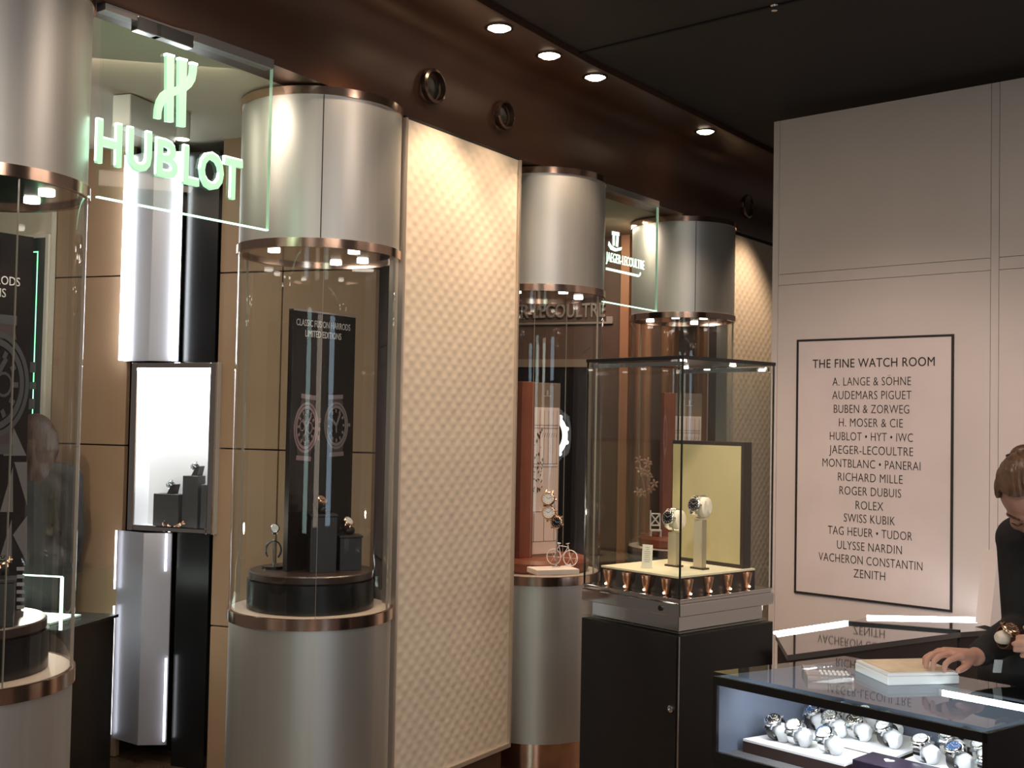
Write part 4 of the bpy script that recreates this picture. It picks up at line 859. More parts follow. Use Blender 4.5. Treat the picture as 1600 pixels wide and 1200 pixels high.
# stepped stage inside, with copper light cups round its edge
ST0, ST1 = zg0 + 0.939, 1.122
t = thing('display_stage', 'black stage with cream top and copper light cups, inside the square vitrine', 'display stage', KF_.w(0, 0, ST0), KA * PI / 180); i = 0.042; sh = ST1 - ST0
bm = B(); span(bm, i, SW - i, i, SD - i, 0, sh - 0.006); obj('black_body', bm, mat('stage_black', (0.018, 0.011, 0.010), 0.3), t)
bm = B(); span(bm, i, SW - i, i, SD - i, sh - 0.006, sh); obj('cream_top', bm, mat('cream_velvet', (0.78, 0.72, 0.52), 0.7, 0, 0.03, 10), t)
M_CUP = mat('copper_cup', (0.62, 0.30, 0.17), 0.28, 0.85)
for k in range(4):
    for side in (0, 1):
        f = (0.10 + 0.255 * k) if side else (0.13 + 0.25 * k)
        x, y = (i + (SW - 2 * i) * f, i - 0.008) if side else (i - 0.008, i + (SD - 2 * i) * f)
        bm = B(); lathe(bm, [(0.004, 0.0), (0.008, 0.004), (0.0175, sh - 0.012), (0.0165, sh - 0.010), (0.006, 0.006), (0.003, 0.002)], 24, Matrix.Translation((x, y, 0.001))); c_ = obj('light_cup', bm, M_CUP, t, smooth=True)
        bm = B(); ball(bm, (x, y - (0.011 if side else 0), 0.008) if side else (x - 0.011, y, 0.008), (0.0045, 0.0045, 0.004), u=12, v=8); obj('lit_tip', bm, mat('cup_glow', (1, 0.8, 0.6), 0.4, emit=(1.0, 0.72, 0.48), estr=7 if side else 2.5), c_, smooth=True)
# olive-gold screen standing at the right of the stage
zt_ = 1.565
t = thing('gold_screen', 'olive-gold glowing screen in dark frame, standing inside the square vitrine', 'screen', KF_.w(0.397, 0.055, ST1), KA * PI / 180); L = SD - 0.110; h = zt_ - ST1
bm = B(); span(bm, 0, 0.045, 0, L, 0, h); obj('dark_frame', bm, mat('screen_frame_brown', (0.028, 0.018, 0.015), 0.4), t, bevel=0.001)
bm = B(); span(bm, -0.002, 0.0, 0.012, L - 0.006, 0.014, h - 0.014); obj('gold_face', bm, mat('olive_gold', (0.42, 0.365, 0.20), 0.45, 0, 0.05, 6, emit=(0.60, 0.47, 0.17), estr=0.04), t)
# two watches on post stands
for (px, py, zd, lab, hh_) in ((1053, 885, 0, 'left', 817), (1093, 889, 0, 'right', 797)):
    P = atz(px, py, ST1); zh = aty(px - 6, hh_, P.y).z - ST1
    t = thing('watch_post', 'cream post stand with round head, ' + ('the lower one at left' if lab == 'left' else 'the taller one at right') + ' in the square vitrine', 'watch stand', P, KA * PI / 180)
    bm = B(); span(bm, -0.012, 0.012, -0.020, 0.020, 0, zh - 0.033); obj('post', bm, mat('cream_gold_post', (0.50, 0.43, 0.30), 0.3, 0.5), t, bevel=0.002)
    bm = B(); span(bm, -0.016, 0.016, -0.030, 0.030, 0, 0.006); obj('post_foot', bm, mat('dark_bronze', (0.06, 0.04, 0.025), 0.3, 0.6), t)
    R2 = Matrix.Translation((0, 0, zh + 0.012)) @ Matrix.Rotation(PI / 2, 4, 'X')
    bm = B(); lathe(bm, [(0, -0.034), (0.026, -0.034), (0.031, -0.030), (0.031, 0.030), (0.026, 0.034), (0, 0.034)], 40, R2 @ Matrix.Diagonal((0.86, 1.12, 1, 1))); obj('round_head', bm, mat('cream_suede', (0.80, 0.74, 0.60), 0.7), t, smooth=True)
    w = KF_.ex * -0.040 + Vector((0, 0, zh + 0.022)); q = Matrix((KF_.ey, Vector((0, 0, 1)), KF_.ex * -1)).transposed()
    q = Matrix((-KF_.ey, (KF_.ex * 0.25 + Vector((0, 0, 1))).normalized(), (-KF_.ex + Vector((0, 0, 0.25))).normalized())).transposed()
    watch(('steel chronograph strapped to the lower left post' if lab == 'left' else 'steel chronograph strapped to the taller right post') + ' in the square vitrine', P + w, q.to_euler(), 1.25, M_STEEL, 'black', M_STEEL, loop=(0.030, 0.028))
# price card
P = atz(1011, 888, ST1); t = thing('text_card', 'small cream card with lines of print leaning in the square vitrine', 'card', P, math.radians(4))
bm = B(); box(bm, (0, 0, 0.041), (0.036, 0.002, 0.082), Euler((-0.16, 0.06, 0))); obj('card_sheet', bm, mat('card_cream', (0.74, 0.72, 0.60), 0.6), t)
bm = B()
for k, wd in enumerate((0.014, 0.010, 0.020, 0.022, 0.018, 0.020, 0.022, 0.016)):
    z = 0.072 - 0.007 * k; box(bm, (0.06 * (z - 0.041), -0.0014 + 0.16 * (z - 0.041), z), (wd, 0.0008, 0.0016), Euler((-0.16, 0.06, 0)))
obj('print', bm, mat('grey_print', (0.30, 0.29, 0.25), 0.7), t)
bm = B(); span(bm, -0.018, 0.018, -0.006, 0.02, 0, 0.004); obj('card_foot', bm, M_STEEL, t)

# ================================================================== LIT WATCH COUNTER IN FRONT
CA = math.atan2(-0.53, 0.508); CO = Vector((0.548, 3.078, 0))
class CFrame(Frame): pass
CT = Frame(CO.x, CO.y, math.degrees(CA)); ZC = 0.97; CL = 0.735
Q = [(0, 0), (CL, 0), (CL + 0.07, 0.47), (0.115, 0.47)]
def inset(d, front=None):
    return [(Q[0][0] + d * 1.2, Q[0][1] + (d if front is None else front)), (Q[1][0] - d, Q[1][1] + (d if front is None else front)), (Q[2][0] - d, Q[2][1] - d), (Q[3][0] + d, Q[3][1] - d)]
t = thing('lit_watch_counter', 'black counter with lit glass top full of watches, in the right foreground', 'display counter', CT.w(0), CA)
ZDk = 0.755
bm = B(); prism(bm, Q, 0.0, ZDk - 0.02); obj('black_base', bm, M_COUNTER, t)
bm = B(); prism(bm, inset(0.006), ZDk - 0.0199, ZDk); dk = obj('display_deck', bm, mat('deck_grey', (0.10, 0.095, 0.10), 0.5), t)
bm = B(); prism(bm, Q, ZC - 0.012, ZC); obj('glass_top', bm, glass('counter_glass', (0.90, 0.95, 0.94), 1.52), t)
M_FR = mat('counter_frame', (0.010, 0.010, 0.010), 0.3)
bm = B(); span(bm, 0.0, CL, 0.0, 0.010, ZC - 0.034, ZC - 0.0122); obj('front_top_bar', bm, M_FR, t)
bm = B(); span(bm, 0.0, CL, 0.0, 0.010, ZDk - 0.0198, ZDk + 0.006); obj('front_bottom_bar', bm, M_FR, t)
bm = B(); span(bm, 0.012, CL - 0.012, 0.001, 0.007, ZDk + 0.0062, ZC - 0.0342); obj('front_glass', bm, glass('counter_front_glass', (0.97, 0.985, 0.99), 1.35), t)
bm = B(); span(bm, 0.0, 0.012, 0.0, 0.012, ZDk + 0.0062, ZC - 0.0342); obj('corner_post', bm, M_FR, t)
bm = B(); prism(bm, [(CL - 0.012, 0.0), (CL, 0.0), (CL + 0.07, 0.47), (CL + 0.055, 0.47)], ZDk - 0.0198, ZC - 0.0122); obj('end_panel', bm, M_COUNTER, t)
bm = B(); prism(bm, [(0.003, 0.013), (0.113, 0.468), (0.119, 0.466), (0.010, 0.013)], ZDk, ZC - 0.013); obj('end_lining', bm, mat('blue_grey_lining', (0.11, 0.125, 0.17), 0.5), t)
bm = B(); prism(bm, [(0.120, 0.458), (CL + 0.055, 0.458), (CL + 0.055, 0.466), (0.120, 0.466)], ZDk, ZC - 0.030); obj('rear_lining', bm, mat('blue_grey_lining', (0.11, 0.125, 0.17), 0.5), t)
# rear light strip under the glass: a row of small white diodes
v0 = 0.345
bm = B(); span(bm, 0.46, CL + 0.02, v0 - 0.008, v0 + 0.012, ZC - 0.030, ZC - 0.0125); rail_ = obj('rear_light_rail', bm, M_STEEL, t)
bm = B(); span(bm, 0.47, CL + 0.01, v0 - 0.012, v0 - 0.0082, ZC - 0.028, ZC - 0.014); obj('rear_light_strip', bm, mat('counter_led', (1, 1, 1), 0.5, emit=(0.86, 0.93, 1.0), estr=11), rail_)
bm = B(); span(bm, 0.018, CL - 0.016, 0.0102, 0.016, ZC - 0.033, ZC - 0.024); obj('front_light_strip', bm, mat('counter_led_front', (1, 1, 1), 0.5, emit=(0.86, 0.93, 1.0), estr=4), t)
for (u, v, e_) in ((0.22, 0.05, 0.55), (0.50, 0.05, 0.95)):
    l = lamp('counter_lamp', 'AREA', (u, v, ZC - 0.036), e_, COOL, shape='RECTANGLE', size=0.26, size_y=0.02); l.parent = t; l.rotation_euler = (math.radians(28), 0, 0)
# trays
M_TR = mat('white_tray', (0.82, 0.82, 0.83), 0.6, 0, 0.02, 12); M_TRD = mat('tray_dark_side', (0.045, 0.025, 0.022), 0.4)
def tray(pts, z0, z1, label, top=M_TR, side=M_TRD, group='white display trays in the lit counter'):
    cx = sum(p[0] for p in pts) / len(pts); cy = sum(p[1] for p in pts) / len(pts); lp = [(p[0] - cx, p[1] - cy) for p in pts]
    o = thing('display_tray', label, 'display tray', CT.w(cx, cy, z0), CA, group)
    bm = B(); prism(bm, lp, 0, z1 - z0 - 0.006); obj('tray_side', bm, side, o)
    bm = B(); prism(bm, lp, z1 - z0 - 0.0059, z1 - z0); obj('tray_top', bm, top, o); return z1
zA = tray([(0.045, 0.075), (0.345, 0.075), (0.345, 0.205), (0.075, 0.205)], ZDk + 0.0012, 0.790, 'white tray with dark side, front left in the lit counter')
zB = tray([(0.092, 0.225), (0.40, 0.225), (0.40, 0.44), (0.135, 0.44)], ZDk + 0.0012, 0.792, 'white tray in the second row of the lit counter')
zC_ = tray([(0.425, 0.20), (0.70, 0.20), (0.715, 0.385), (0.425, 0.385)], ZDk + 0.0012, 0.792, 'white tray at the right end of the lit counter')
# dark purple name block between the trays
bx = thing('emblem_block', 'dark purple block with a small white heart-shaped emblem between the counter trays', 'display block', CT.w(0.375, 0.135, ZDk + 0.0012), CA); M_PUR = mat('dark_purple', (0.018, 0.010, 0.022), 0.35)
bm = B(); span(bm, -0.012, 0.175, -0.055, 0.045, 0, 0.050); obj('block', bm, M_PUR, bx, bevel=0.002)
bm = B()
pts = [(0.0, -0.012), (0.012, 0.002), (0.011, 0.009), (0.005, 0.010), (0.0, 0.006), (-0.005, 0.010), (-0.011, 0.009), (-0.012, 0.002)]
prism(bm, [(x * 1.1 + 0.055, y * 1.1) for x, y in pts], 0.0502, 0.0512); obj('white_emblem', bm, M_WHITE, bx)
rnd = random.Random(5)
# watches and their pillows
CW = [(0.117, 0.131, zA, 'black', 'leftmost watch on the front left tray of the lit counter'), (0.180, 0.132, zA, 'grey', 'second watch from the left on the front left tray of the lit counter'), (0.272, 0.129, zA, 'blue', 'third watch from the left on the front left tray, before the purple block'),
      (0.135, 0.295, zB, 'blue', 'leftmost watch on the second row tray of the lit counter'), (0.196, 0.280, zB, 'grey', 'second watch from the left on the second row tray of the lit counter'), (0.172, 0.385, zB, 'blue', 'leftmost watch in the back of the second row tray'),
      (0.232, 0.395, zB, 'white', 'second watch from the left in the back of the second row tray'), (0.258, 0.300, zB, 'black', 'third watch from the left on the second row tray of the lit counter'), (0.305, 0.385, zB, 'grey', 'third watch from the left in the back of the second row tray'),
      (0.345, 0.300, zB, 'silver', 'rightmost watch on the second row tray, with large silver dial'),
      (0.474, 0.238, zC_, 'silver', 'left watch in the front of the right-hand counter tray'), (0.495, 0.338, zC_, 'silver', 'left watch in the back of the right-hand counter tray'), (0.563, 0.232, zC_, 'blue', 'blue-dialled watch in the front of the right-hand counter tray'),
      (0.588, 0.330, zC_, 'silver', 'silver-dialled watch in the back of the right-hand tray, near the end panel'), (0.640, 0.240, zC_, 'silver', 'rightmost watch of the right-hand tray, beside the black end panel')]
for k, (u, v, z, d, lab) in enumerate(CW):
    a = CA + rnd.uniform(-0.25, 0.15) - 0.15
    axis = Vector((math.cos(a), math.sin(a), 0)); side = Vector((-math.sin(a), math.cos(a), 0)); back = 0.5 + rnd.uniform(-0.12, 0.12)
    P = CT.w(u, v, z + 0.0305); cushion('white pillow of ' + lab.replace(' of the lit counter','').replace(' on the',',',1), P + axis * 0.007, a, (0.035, 0.0192, 0.0192), foot=0.0300)
    n = (Vector((0, 0, 1)) * math.cos(back) - side * math.sin(back)).normalized(); y_ = axis.cross(n) * -1; q = Matrix((axis, n.cross(axis), n)).transposed()
    watch(lab, P + n * 0.0345 + axis * -0.006, q.to_euler(), 1.12, M_STEEL if k % 4 else M_STEEL, d, M_STEEL if k % 3 else M_BLOCK, loop=(0.0235, 0.0235))
# small dark cuffs on a pale ledge at the back right
zl = tray([(0.44, 0.40), (0.74, 0.40), (0.75, 0.45), (0.44, 0.45)], ZDk + 0.0012, 0.815, 'narrow pale ledge along the back of the lit counter')
for k, u in enumerate((0.47, 0.56, 0.66)):
    t2 = thing('strap_watch', ('left', 'middle', 'right')[k] + ' dark strap watch on the narrow back ledge of the lit counter', 'watch', CT.w(u, 0.425, zl + 0.014), CA, 'strap watches on the back ledge')
    bm = B(); band(bm, 0.017, 0.013, 0, 0.022, 0.0025); obj('strap', bm, mat('dark_teal_strap', (0.02, 0.045, 0.06), 0.5), t2)
    bm = B(); cyl(bm, 0.013, 0.0152, 0.022, 24); obj('case', bm, M_STEEL, t2, smooth=True)

# white tray box and clear dish on the counter top
f0, f1 = CT.w(0.386, 0.212), CT.w(0.495, 0.380); d = f1 - f0; a = math.atan2(d.y, d.x)
t = thing('white_tray_box', 'white watch tray with cream cloth top under the hand, on the glass counter', 'tray', (f0.x, f0.y, ZC + 0.0005), a); L = d.length
bm = B(); span(bm, 0, L, 0, 0.175, 0, 0.022); obj('tray_box', bm, mat('white_leatherette', (0.78, 0.82, 0.85), 0.5, 0, 0.02, 20), t, bevel=0.003)
bm = B(); span(bm, 0.002, L - 0.002, 0.002, 0.173, 0.0221, 0.030); obj('tray_rim', bm, mat('white_leatherette', (0.78, 0.82, 0.85), 0.5), t, bevel=0.002)
bm = B(); span(bm, 0.012, L - 0.012, 0.012, 0.163, 0.0301, 0.0322); obj('cream_cloth', bm, mat('cream_cloth', (0.70, 0.60, 0.46), 0.75, 0, 0.12, 14), t)
P = atz(1262, 1066, ZC); t = thing('clear_dish', 'clear acrylic watch tray lying on the glass counter beside the white tray', 'tray', (P.x + 0.0, P.y, ZC + 0.0005), math.radians(-8))
bm = B(); w, dd = 0.115, 0.14
for s_ in ((0, w, 0, dd, 0, 0.004), (0, w, 0, 0.005, 0.004, 0.016), (0, w, dd - 0.005, dd, 0.004, 0.016), (0, 0.005, 0.005, dd - 0.005, 0.004, 0.016), (w - 0.005, w, 0.005, dd - 0.005, 0.004, 0.016)): span(bm, *s_)
obj('clear_tray', bm, glass('acrylic', (0.93, 0.94, 0.95), 1.9), t)
bm = B()
for k in range(7):
    for r_ in range(2): ball(bm, (0.045 + 0.011 * k, 0.075 + 0.03 * r_, 0.008), (0.0045, 0.010, 0.0035), u=10, v=6)
obj('ribbed_pads', bm, mat('pale_ribs', (0.82, 0.83, 0.86), 0.3), t, smooth=True)

# ================================================================== BACK COUNTER BY THE HOARDING
ZR = 0.83
t = thing('back_counter', 'dark counter with glossy top and white light strips, along the hoarding', 'display counter', (0, 0, 0))
q1 = [(0.975, 4.03), (1.78, 4.55), (1.385, 4.715), (1.025, 4.43)]; q2 = [(1.385, 4.715), (1.78, 4.55), (2.12, 4.70), (2.03, 4.86), (1.50, 4.86)]
M_GT = mat('glossy_dark_glass', (0.020, 0.016, 0.016), 0.03, 0, spec=1.0, coat=1.0)
sh = lambda q, c, k: [((x - c[0]) * k + c[0], (y - c[1]) * k + c[1]) for x, y in q]
for qq in (q1, q2):
    bm = B(); prism(bm, qq, ZR - 0.02, ZR); obj('glass_top', bm, M_GT, t)
    c = (sum(p[0] for p in qq) / len(qq), sum(p[1] for p in qq) / len(qq)); bm = B(); prism(bm, sh(qq, c, 0.97), 0, ZR - 0.0201); obj('dark_base', bm, mat('dark_wood_base', (0.022, 0.015, 0.013), 0.4, 0, 0.2, 8), t)
def strip(name, a, b_, w, z, m):
    a, b_ = Vector(a), Vector(b_); d = b_ - a; bm = B(); box(bm, ((a.x + b_.x) / 2, (a.y + b_.y) / 2, z), (d.length, w, 0.010), Euler((0, 0, math.atan2(d.y, d.x)))); return obj(name, bm, m, t)
M_LS = mat('back_led', (1, 1, 1), 0.5, emit=(0.95, 0.97, 1.0), estr=7)
strip('light_strip', (1.02, 4.425), (1.38, 4.708), 0.012, ZR + 0.0055, M_LS); strip('light_strip', (1.505, 4.85), (2.03, 4.85), 0.014, ZR + 0.0055, M_LS)
strip('dark_seam', (1.385, 4.708), (1.78, 4.553), 0.016, ZR + 0.004, M_BLACK)
bm = B(); P = aty(1552, 960, 4.66); box(bm, (0, 0, 0.15), (0.07, 0.10, 0.30), Euler((0.0, 0.12, 0))); tag(obj('white_card_holder', bm, mat('white_card', (0.72, 0.66, 0.64), 0.6), None, (P.x + 0.02, 4.70, ZR + 0.004), (0, 0, 0.2)), 'white leaning card block on the back counter behind the person', 'card holder')

# ================================================================== PEOPLE
def grown(name, bm, m, parent, vox, smooth_it=6, extra=None):
    """one continuous skin over the limbs laid down in bm"""
    o = obj(name, bm, m, parent, smooth=False)
    r = o.modifiers.new('skin', 'REMESH'); r.mode = 'VOXEL'; r.voxel_size = vox; r.use_smooth_shade = True
    s = o.modifiers.new('soft', 'SMOOTH'); s.iterations = smooth_it; s.factor = 0.5
    return o
def chain(bm, pts):
    for (p, r), (q, s) in zip(pts, pts[1:]): limb(bm, p, r, q, s)
def head_solid(bm, H, F_, U_, s=1.0):
    """skull, jaw, nose, brow, lips, ears about head centre H; F_ = facing, U_ = up"""
    Rg = F_.cross(U_).normalized(); M = Matrix((Rg, F_, U_)).transposed()
    L = lambda x, y, z: H + M @ Vector((x, y, z)) * s
    E3 = M.to_euler()
    ball(bm, L(0, -0.012, 0.028), (0.074 * s, 0.094 * s, 0.088 * s), E3, 24, 16)
    ball(bm, L(0, 0.020, -0.030), (0.060 * s, 0.066 * s, 0.078 * s), E3, 20, 14)
    limb(bm, L(0, 0.060, -0.082), 0.024 * s, L(0, 0.045, -0.040), 0.045 * s)
    limb(bm, L(0, 0.082, 0.012), 0.008 * s, L(0, 0.100, -0.026), 0.0125 * s)
    limb(bm, L(-0.014, 0.086, -0.028), 0.008 * s, L(0.014, 0.086, -0.028), 0.008 * s)
    for sx in (-1, 1):
        limb(bm, L(sx * 0.012, 0.080, 0.020), 0.008 * s, L(sx * 0.046, 0.066, 0.020), 0.008 * s)
        ball(bm, L(sx * 0.032, 0.072, 0.002), (0.015 * s, 0.012 * s, 0.010 * s), E3, 12, 8)
        ball(bm, L(sx * 0.040, 0.050, -0.030), (0.022 * s, 0.025 * s, 0.024 * s), E3, 12, 8)
        ball(bm, L(sx * 0.074, -0.008, -0.004), (0.008 * s, 0.019 * s, 0.031 * s), E3, 12, 8)
    limb(bm, L(-0.020, 0.074, -0.054), 0.006 * s, L(0.020, 0.074, -0.054), 0.006 * s); limb(bm, L(-0.018, 0.073, -0.064), 0.007 * s, L(0.018, 0.073, -0.064), 0.007 * s)
    return L, M
def face_parts(parent, L, M, s=1.0):
    bm = B()
    for sx in (-1, 1): tube(bm, [L(sx * 0.014, 0.090, 0.024), L(sx * 0.032, 0.083, 0.030), L(sx * 0.050, 0.066, 0.024)], [0.0022 * s, 0.003 * s, 0.0018 * s], 8)
    obj('eyebrows', bm, M_HAIR, parent, smooth=True)
    bm = B()
    for sx in (-1, 1): tube(bm, [L(sx * 0.018, 0.0815, -0.005), L(sx * 0.032, 0.0835, -0.008), L(sx * 0.046, 0.0745, -0.005)], 0.0016 * s, 8)
    obj('lashes', bm, M_BRONZE, parent, smooth=True)
    bm = B(); tube(bm, [L(-0.020, 0.078, -0.058), L(0, 0.0825, -0.057), L(0.020, 0.078, -0.058)], [0.002 * s, 0.0045 * s, 0.002 * s], 8); obj('lips', bm, mat('lips', (0.42, 0.16, 0.13), 0.45), parent, smooth=True)
def finger(bm, pts, r0=0.0085, r1=0.0065):
    n = len(pts); chain(bm, [(Vector(p), r0 + (r1 - r0) * k / (n - 1)) for k, p in enumerate(pts)])
V = Vector
# ---- the woman at the counter, bowed over the watch she holds
t = thing('person', 'person in black jumper with pinned-up brown hair, bowed over the lit counter', 'person', (1.52, 3.30, 0))
O = V((1.52, 3.30, 0)); bm = B(); lo = lambda p: V(p) - O
SR, ER, WR = V((1.415, 3.20, 1.325)), V((1.425, 3.215, 1.075)), V((1.225, 3.035, 1.030))
SL, EL, WL = V((1.735, 3.09, 1.335)), V((1.715, 3.13, 1.075)), V((1.465, 2.985, 1.085))
PEL, WST, CHS, NCK = V((1.56, 3.30, 0.93)), V((1.56, 3.27, 1.08)), V((1.57, 3.19, 1.24)), V((1.535, 3.13, 1.395))
HD = V((1.378, 3.045, 1.446)); F_ = V((-0.36, -0.55, -0.75)).normalized(); U_ = V((-0.55, -0.50, 0.62)); U_ = (U_ - F_ * U_.dot(F_)).normalized()
hip = V((0.085, -0.035, 0))
for p, r, q, s in ((PEL - hip, 0.105, PEL + hip, 0.105), (PEL, 0.125, WST, 0.105), (WST, 0.105, CHS, 0.118), (CHS - V((0.07, -0.03, 0)), 0.095, CHS + V((0.07, -0.03, 0)), 0.095), (CHS, 0.11, NCK, 0.058), (SR, 0.052, NCK, 0.048), (SL, 0.052, NCK, 0.048), (NCK, 0.052, HD + V((0.02, 0.03, -0.03)), 0.050)): limb(bm, lo(p), r, lo(q), s)
for A, Bj, C in ((SR, ER, WR), (SL, EL, WL)): chain(bm, [(lo(A), 0.048), (lo((A + Bj) / 2), 0.043), (lo(Bj), 0.037), (lo((Bj + C) / 2 * 1.0), 0.034), (lo(C), 0.0245)])
for sx in (-1, 1):
    hp = PEL + hip * sx; kn = V((hp.x, hp.y - 0.02, 0.50)); an = V((hp.x, hp.y + 0.01, 0.085))
    chain(bm, [(lo(hp), 0.088), (lo((hp + kn) / 2), 0.075), (lo(kn), 0.053), (lo((kn * 0.65 + an * 0.35) + V((0, 0.012, 0))), 0.053), (lo(an), 0.036)])
    limb(bm, lo(an - V((0, 0.0, 0.05))), 0.035, lo(V((an.x - 0.05, an.y - 0.14, 0.028))), 0.028)
L, M = head_solid(bm, lo(HD), F_, U_)
# right hand: palm down, fingertips on the cloth
Kn = [V((1.158, 2.962, 1.046)), V((1.142, 2.980, 1.051)), V((1.130, 3.001, 1.050)), V((1.124, 3.022, 1.043))]
for k in Kn: limb(bm, lo(WR), 0.021, lo(k), 0.0115)
limb(bm, lo(Kn[0]), 0.0115, lo(Kn[3]), 0.0105)
Tp = [(V((1.124, 2.945, 1.038)), V((1.108, 2.938, 1.011))), (V((1.105, 2.966, 1.043)), V((1.086, 2.958, 1.012))), (V((1.096, 2.990, 1.042)), V((1.078, 2.984, 1.013))), (V((1.098, 3.014, 1.036)), V((1.084, 3.010, 1.014)))]
for k, (m_, e_) in zip(Kn, Tp): finger(bm, [lo(k), lo(m_), lo((m_ + e_) / 2 + V((-0.006, -0.002, 0.004))), lo(e_)], 0.0092, 0.0068)
finger(bm, [lo(V((1.195, 2.995, 1.026))), lo(V((1.165, 2.955, 1.018))), lo(V((1.142, 2.935, 1.013)))], 0.0125, 0.0078)
# left hand: fingers closed round the watch
Kl = [V((1.392, 2.950, 1.112)), V((1.388, 2.944, 1.093)), V((1.390, 2.942, 1.075)), V((1.397, 2.944, 1.059))]
for k in Kl: limb(bm, lo(WL), 0.021, lo(k), 0.0115)
limb(bm, lo(Kl[0]), 0.0115, lo(Kl[3]), 0.0105)
for k, (m_, e_) in zip(Kl, ((V((1.338, 2.926, 1.109)), V((1.296, 2.944, 1.099))), (V((1.328, 2.921, 1.091)), V((1.284, 2.942, 1.083))), (V((1.332, 2.921, 1.074)), V((1.288, 2.943, 1.067))), (V((1.347, 2.926, 1.059)), V((1.306, 2.944, 1.053))))): finger(bm, [lo(k), lo(m_), lo((m_ + e_) / 2 + V((-0.004, -0.006, 0))), lo(e_)], 0.0092, 0.0066)
finger(bm, [lo(V((1.435, 2.985, 1.108))), lo(V((1.378, 2.985, 1.124))), lo(V((1.330, 2.978, 1.118)))], 0.0125, 0.0078)
body = grown('body', bm, M_SKIN, t, 0.0045, 3); face_parts(t, L, M)
# hair swept up into a bun
bm = B(); E3 = M.to_euler(); vs = ball(bm, (0, 0, 0), (0.083, 0.105, 0.099), None, 48, 32)
for v in bm.verts:
    x, y, z = v.co
    if y > 0.012 and z < 0.056 - 0.45 * abs(x) * (y < 0.06): v.co *= 0.62
    elif z < -0.062: v.co *= 0.8
    v.co += v.co.normalized() * 0.0018 * math.sin(v.co.x * 420 + v.co.y * 60)
bmesh.ops.transform(bm, matrix=Matrix.Translation(L(0, -0.012, 0.028)) @ M.to_4x4(), verts=bm.verts[:])
hr = obj('hair', bm, M_HAIR, t, smooth=True)
bm = B(); ball(bm, L(0.02, -0.112, 0.038), (0.040, 0.034, 0.036), E3, 24, 16); obj('hair_bun', bm, M_HAIR, hr, smooth=True)
bm = B(); tube(bm, [L(-0.018, -0.098, 0.070), L(0.02, -0.092, 0.080), L(0.056, -0.096, 0.068)], 0.004, 8); obj('hair_band', bm, M_BLACKM, hr, smooth=True)
# clothes
bm = B()
for p, r, q, s in ((PEL - hip, 0.118, PEL + hip, 0.118), (PEL, 0.14, WST, 0.120), (WST, 0.120, CHS, 0.132), (CHS - V((0.08, -0.03, 0)), 0.108, CHS + V((0.08, -0.03, 0)), 0.108), (CHS, 0.125, NCK - V((0, 0, 0.012)), 0.072), (SR, 0.066, NCK - V((0, 0, 0.008)), 0.066), (SL, 0.066, NCK - V((0, 0, 0.008)), 0.066)): limb(bm, lo(p), r, lo(q), s)
for A, Bj, C in ((SR, ER, WR), (SL, EL, WL)):
    C2_ = Bj + (C - Bj) * 0.90; chain(bm, [(lo(A), 0.064), (lo((A + Bj) / 2), 0.057), (lo(Bj), 0.050), (lo((Bj + C2_) / 2), 0.045), (lo(C2_), 0.034)])
j = grown('black_jumper', bm, M_CLOTH, t, 0.007, 4, None)
bm = B()
for sx in (-1, 1):
    hp = PEL + hip * sx; kn = V((hp.x, hp.y - 0.02, 0.50)); an = V((hp.x, hp.y + 0.01, 0.10))
    chain(bm, [(lo(hp), 0.112), (lo((hp + kn) / 2), 0.090), (lo(kn), 0.070), (lo(an), 0.055)])
grown('black_trousers', bm, M_CLOTH, t, 0.009, 4)
for sx in (-1, 1):
    hp = PEL + hip * sx; bm = B(); limb(bm, lo(V((hp.x, hp.y + 0.02, 0.042))), 0.042, lo(V((hp.x - 0.05, hp.y - 0.14, 0.036))), 0.036); obj('shoe', bm, M_BLACK, t, smooth=True)
P = aty(1559, 1041, 3.035); bm = B(); box(bm, lo(P), (0.024, 0.003, 0.034), Euler((0.12, 0.06, 0.25))); bd = obj('name_badge', bm, mat('badge_white', (0.55, 0.60, 0.62), 0.4), t, label='small pale name badge')
# what she holds
watch('rose gold watch on a cream pillow held by the person in black', (1.300, 2.985, 1.118), Euler((math.radians(30), math.radians(8), 0.25)), 1.15, M_GOLD, 'brown', mat('brown_strap', (0.09, 0.035, 0.022), 0.4), loop=(0.024, 0.024))
cushion('cream pillow inside the watch held by the person at the counter', (1.292, 3.002, 1.088), 0.25, (0.036, 0.0185, 0.0195), mat('cream_pillow', (0.74, 0.66, 0.55), 0.7))

# ---- the figure in the boutique, seen from behind through the left column
O = V((-2.215, 5.36, 0)); t = thing('person', 'person with long auburn hair and dark coat, behind the left glass column', 'person', O)
bm = B(); P0 = lambda x, y, z: V((x, y, z))
for p, r, q, s in ((P0(-0.085, 0, 0.92), 0.10, P0(0.085, 0, 0.92), 0.10), (P0(0, 0, 0.92), 0.125, P0(0, 0.01, 1.10), 0.10), (P0(0, 0.01, 1.10), 0.10, P0(0, 0, 1.26), 0.11), (P0(-0.08, 0, 1.27), 0.085, P0(0.08, 0, 1.27), 0.085), (P0(0, 0, 1.28), 0.09, P0(0, 0, 1.38), 0.05), (P0(-0.165, 0, 1.32), 0.05, P0(0, 0, 1.36), 0.048), (P0(0.165, 0, 1.32), 0.05, P0(0, 0, 1.36), 0.048), (P0(0, 0, 1.36), 0.048, P0(0, 0.02, 1.46), 0.046)): limb(bm, p, r, q, s)
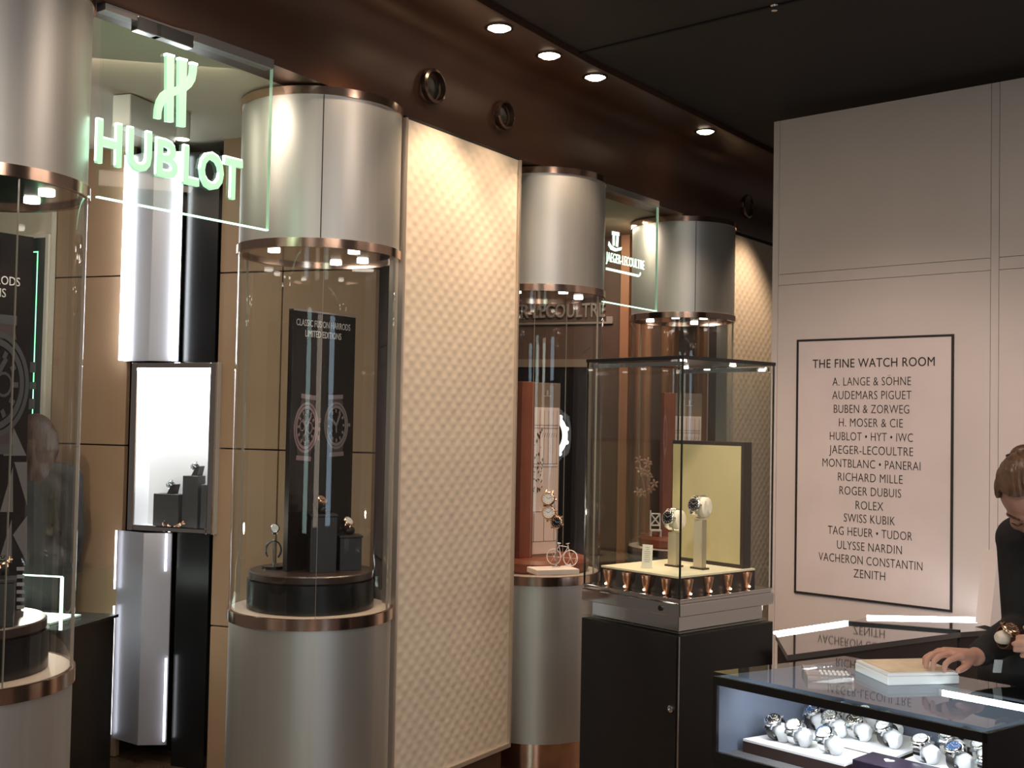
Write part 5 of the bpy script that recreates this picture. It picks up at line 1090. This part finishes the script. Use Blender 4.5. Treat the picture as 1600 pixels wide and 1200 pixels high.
for sx in (-1, 1):
    chain(bm, [(P0(0.165 * sx, 0, 1.32), 0.046), (P0(0.195 * sx, 0.0, 1.06), 0.036), (P0(0.150 * sx, 0.12, 0.90), 0.024)])
    chain(bm, [(P0(0.09 * sx, 0, 0.88), 0.085), (P0(0.09 * sx, 0.01, 0.48), 0.052), (P0(0.09 * sx, -0.01, 0.085), 0.036)]); limb(bm, P0(0.09 * sx, -0.01, 0.04), 0.036, P0(0.10 * sx, 0.13, 0.03), 0.03)
    w = P0(0.150 * sx, 0.12, 0.90)
    for k in range(4): limb(bm, w, 0.018, w + V((-sx * (0.03 + 0.012 * k), 0.05 - 0.012 * k, -0.05)), 0.010); finger(bm, [w + V((-sx * (0.03 + 0.012 * k), 0.05 - 0.012 * k, -0.05)), w + V((-sx * (0.05 + 0.012 * k), 0.055 - 0.012 * k, -0.08)), w + V((-sx * (0.055 + 0.010 * k), 0.04 - 0.012 * k, -0.10))])
    finger(bm, [w, w + V((-sx * 0.035, 0.045, -0.02)), w + V((-sx * 0.055, 0.05, -0.04))], 0.012, 0.008)
L, M = head_solid(bm, P0(0, 0.03, 1.49), V((0.15, 0.98, -0.05)).normalized(), V((0, 0.05, 1)).normalized())
grown('body', bm, M_SKIN, t, 0.007, 4); face_parts(t, L, M)
bm = B(); ball(bm, P0(0, 0.01, 1.525), (0.084, 0.098, 0.094), None, 32, 20)
for k in range(11):
    a = -1.45 + 2.9 * k / 10; x, y = 0.072 * math.sin(a), -0.075 * math.cos(a) + 0.01
    chain(bm, [(P0(x, y + 0.02, 1.52), 0.03), (P0(x * 1.25 + 0.007 * math.sin(k * 4), y - 0.012, 1.45), 0.026), (P0(x * 1.22 - 0.008 * math.sin(k * 4), y - 0.016, 1.39), 0.023), (P0(x * 1.42 + 0.009 * math.sin(k * 2), y - 0.024, 1.33), 0.024), (P0(x * 1.32 - 0.008 * math.sin(k * 3), y - 0.034, 1.26), 0.018), (P0(x * 1.35, y - 0.040, 1.19 + 0.025 * math.cos(k * 3)), 0.009)])
grown('long_hair', bm, M_AUBURN, t, 0.007, 2)
bm = B()
for p, r, q, s in ((P0(-0.085, 0, 0.93), 0.130, P0(0.085, 0, 0.93), 0.130), (P0(-0.085, 0, 0.78), 0.130, P0(-0.085, 0, 0.93), 0.13), (P0(0.085, 0, 0.78), 0.130, P0(0.085, 0, 0.93), 0.13), (P0(0, 0, 0.82), 0.150, P0(0, 0.01, 1.10), 0.125), (P0(0, 0.01, 1.10), 0.125, P0(0, 0, 1.26), 0.128), (P0(-0.09, 0, 1.27), 0.10, P0(0.09, 0, 1.27), 0.10), (P0(-0.165, 0, 1.32), 0.066, P0(0, 0, 1.35), 0.064), (P0(0.165, 0, 1.32), 0.066, P0(0, 0, 1.35), 0.064)): limb(bm, p, r, q, s)
for sx in (-1, 1): chain(bm, [(P0(0.165 * sx, 0, 1.32), 0.064), (P0(0.195 * sx, 0.0, 1.06), 0.052), (P0(0.156 * sx, 0.105, 0.92), 0.036)])
grown('dark_coat', bm, M_COAT, t, 0.009, 4)
bm = B()
for sx in (-1, 1): chain(bm, [(P0(0.09 * sx, 0, 0.86), 0.10), (P0(0.09 * sx, 0.01, 0.48), 0.066), (P0(0.09 * sx, -0.01, 0.10), 0.055)])
grown('dark_trousers', bm, M_COAT, t, 0.009, 4)
for sx in (-1, 1):
    bm = B(); limb(bm, P0(0.09 * sx, -0.01, 0.042), 0.042, P0(0.10 * sx, 0.13, 0.036), 0.036); obj('shoe', bm, M_BLACK, t, smooth=True)
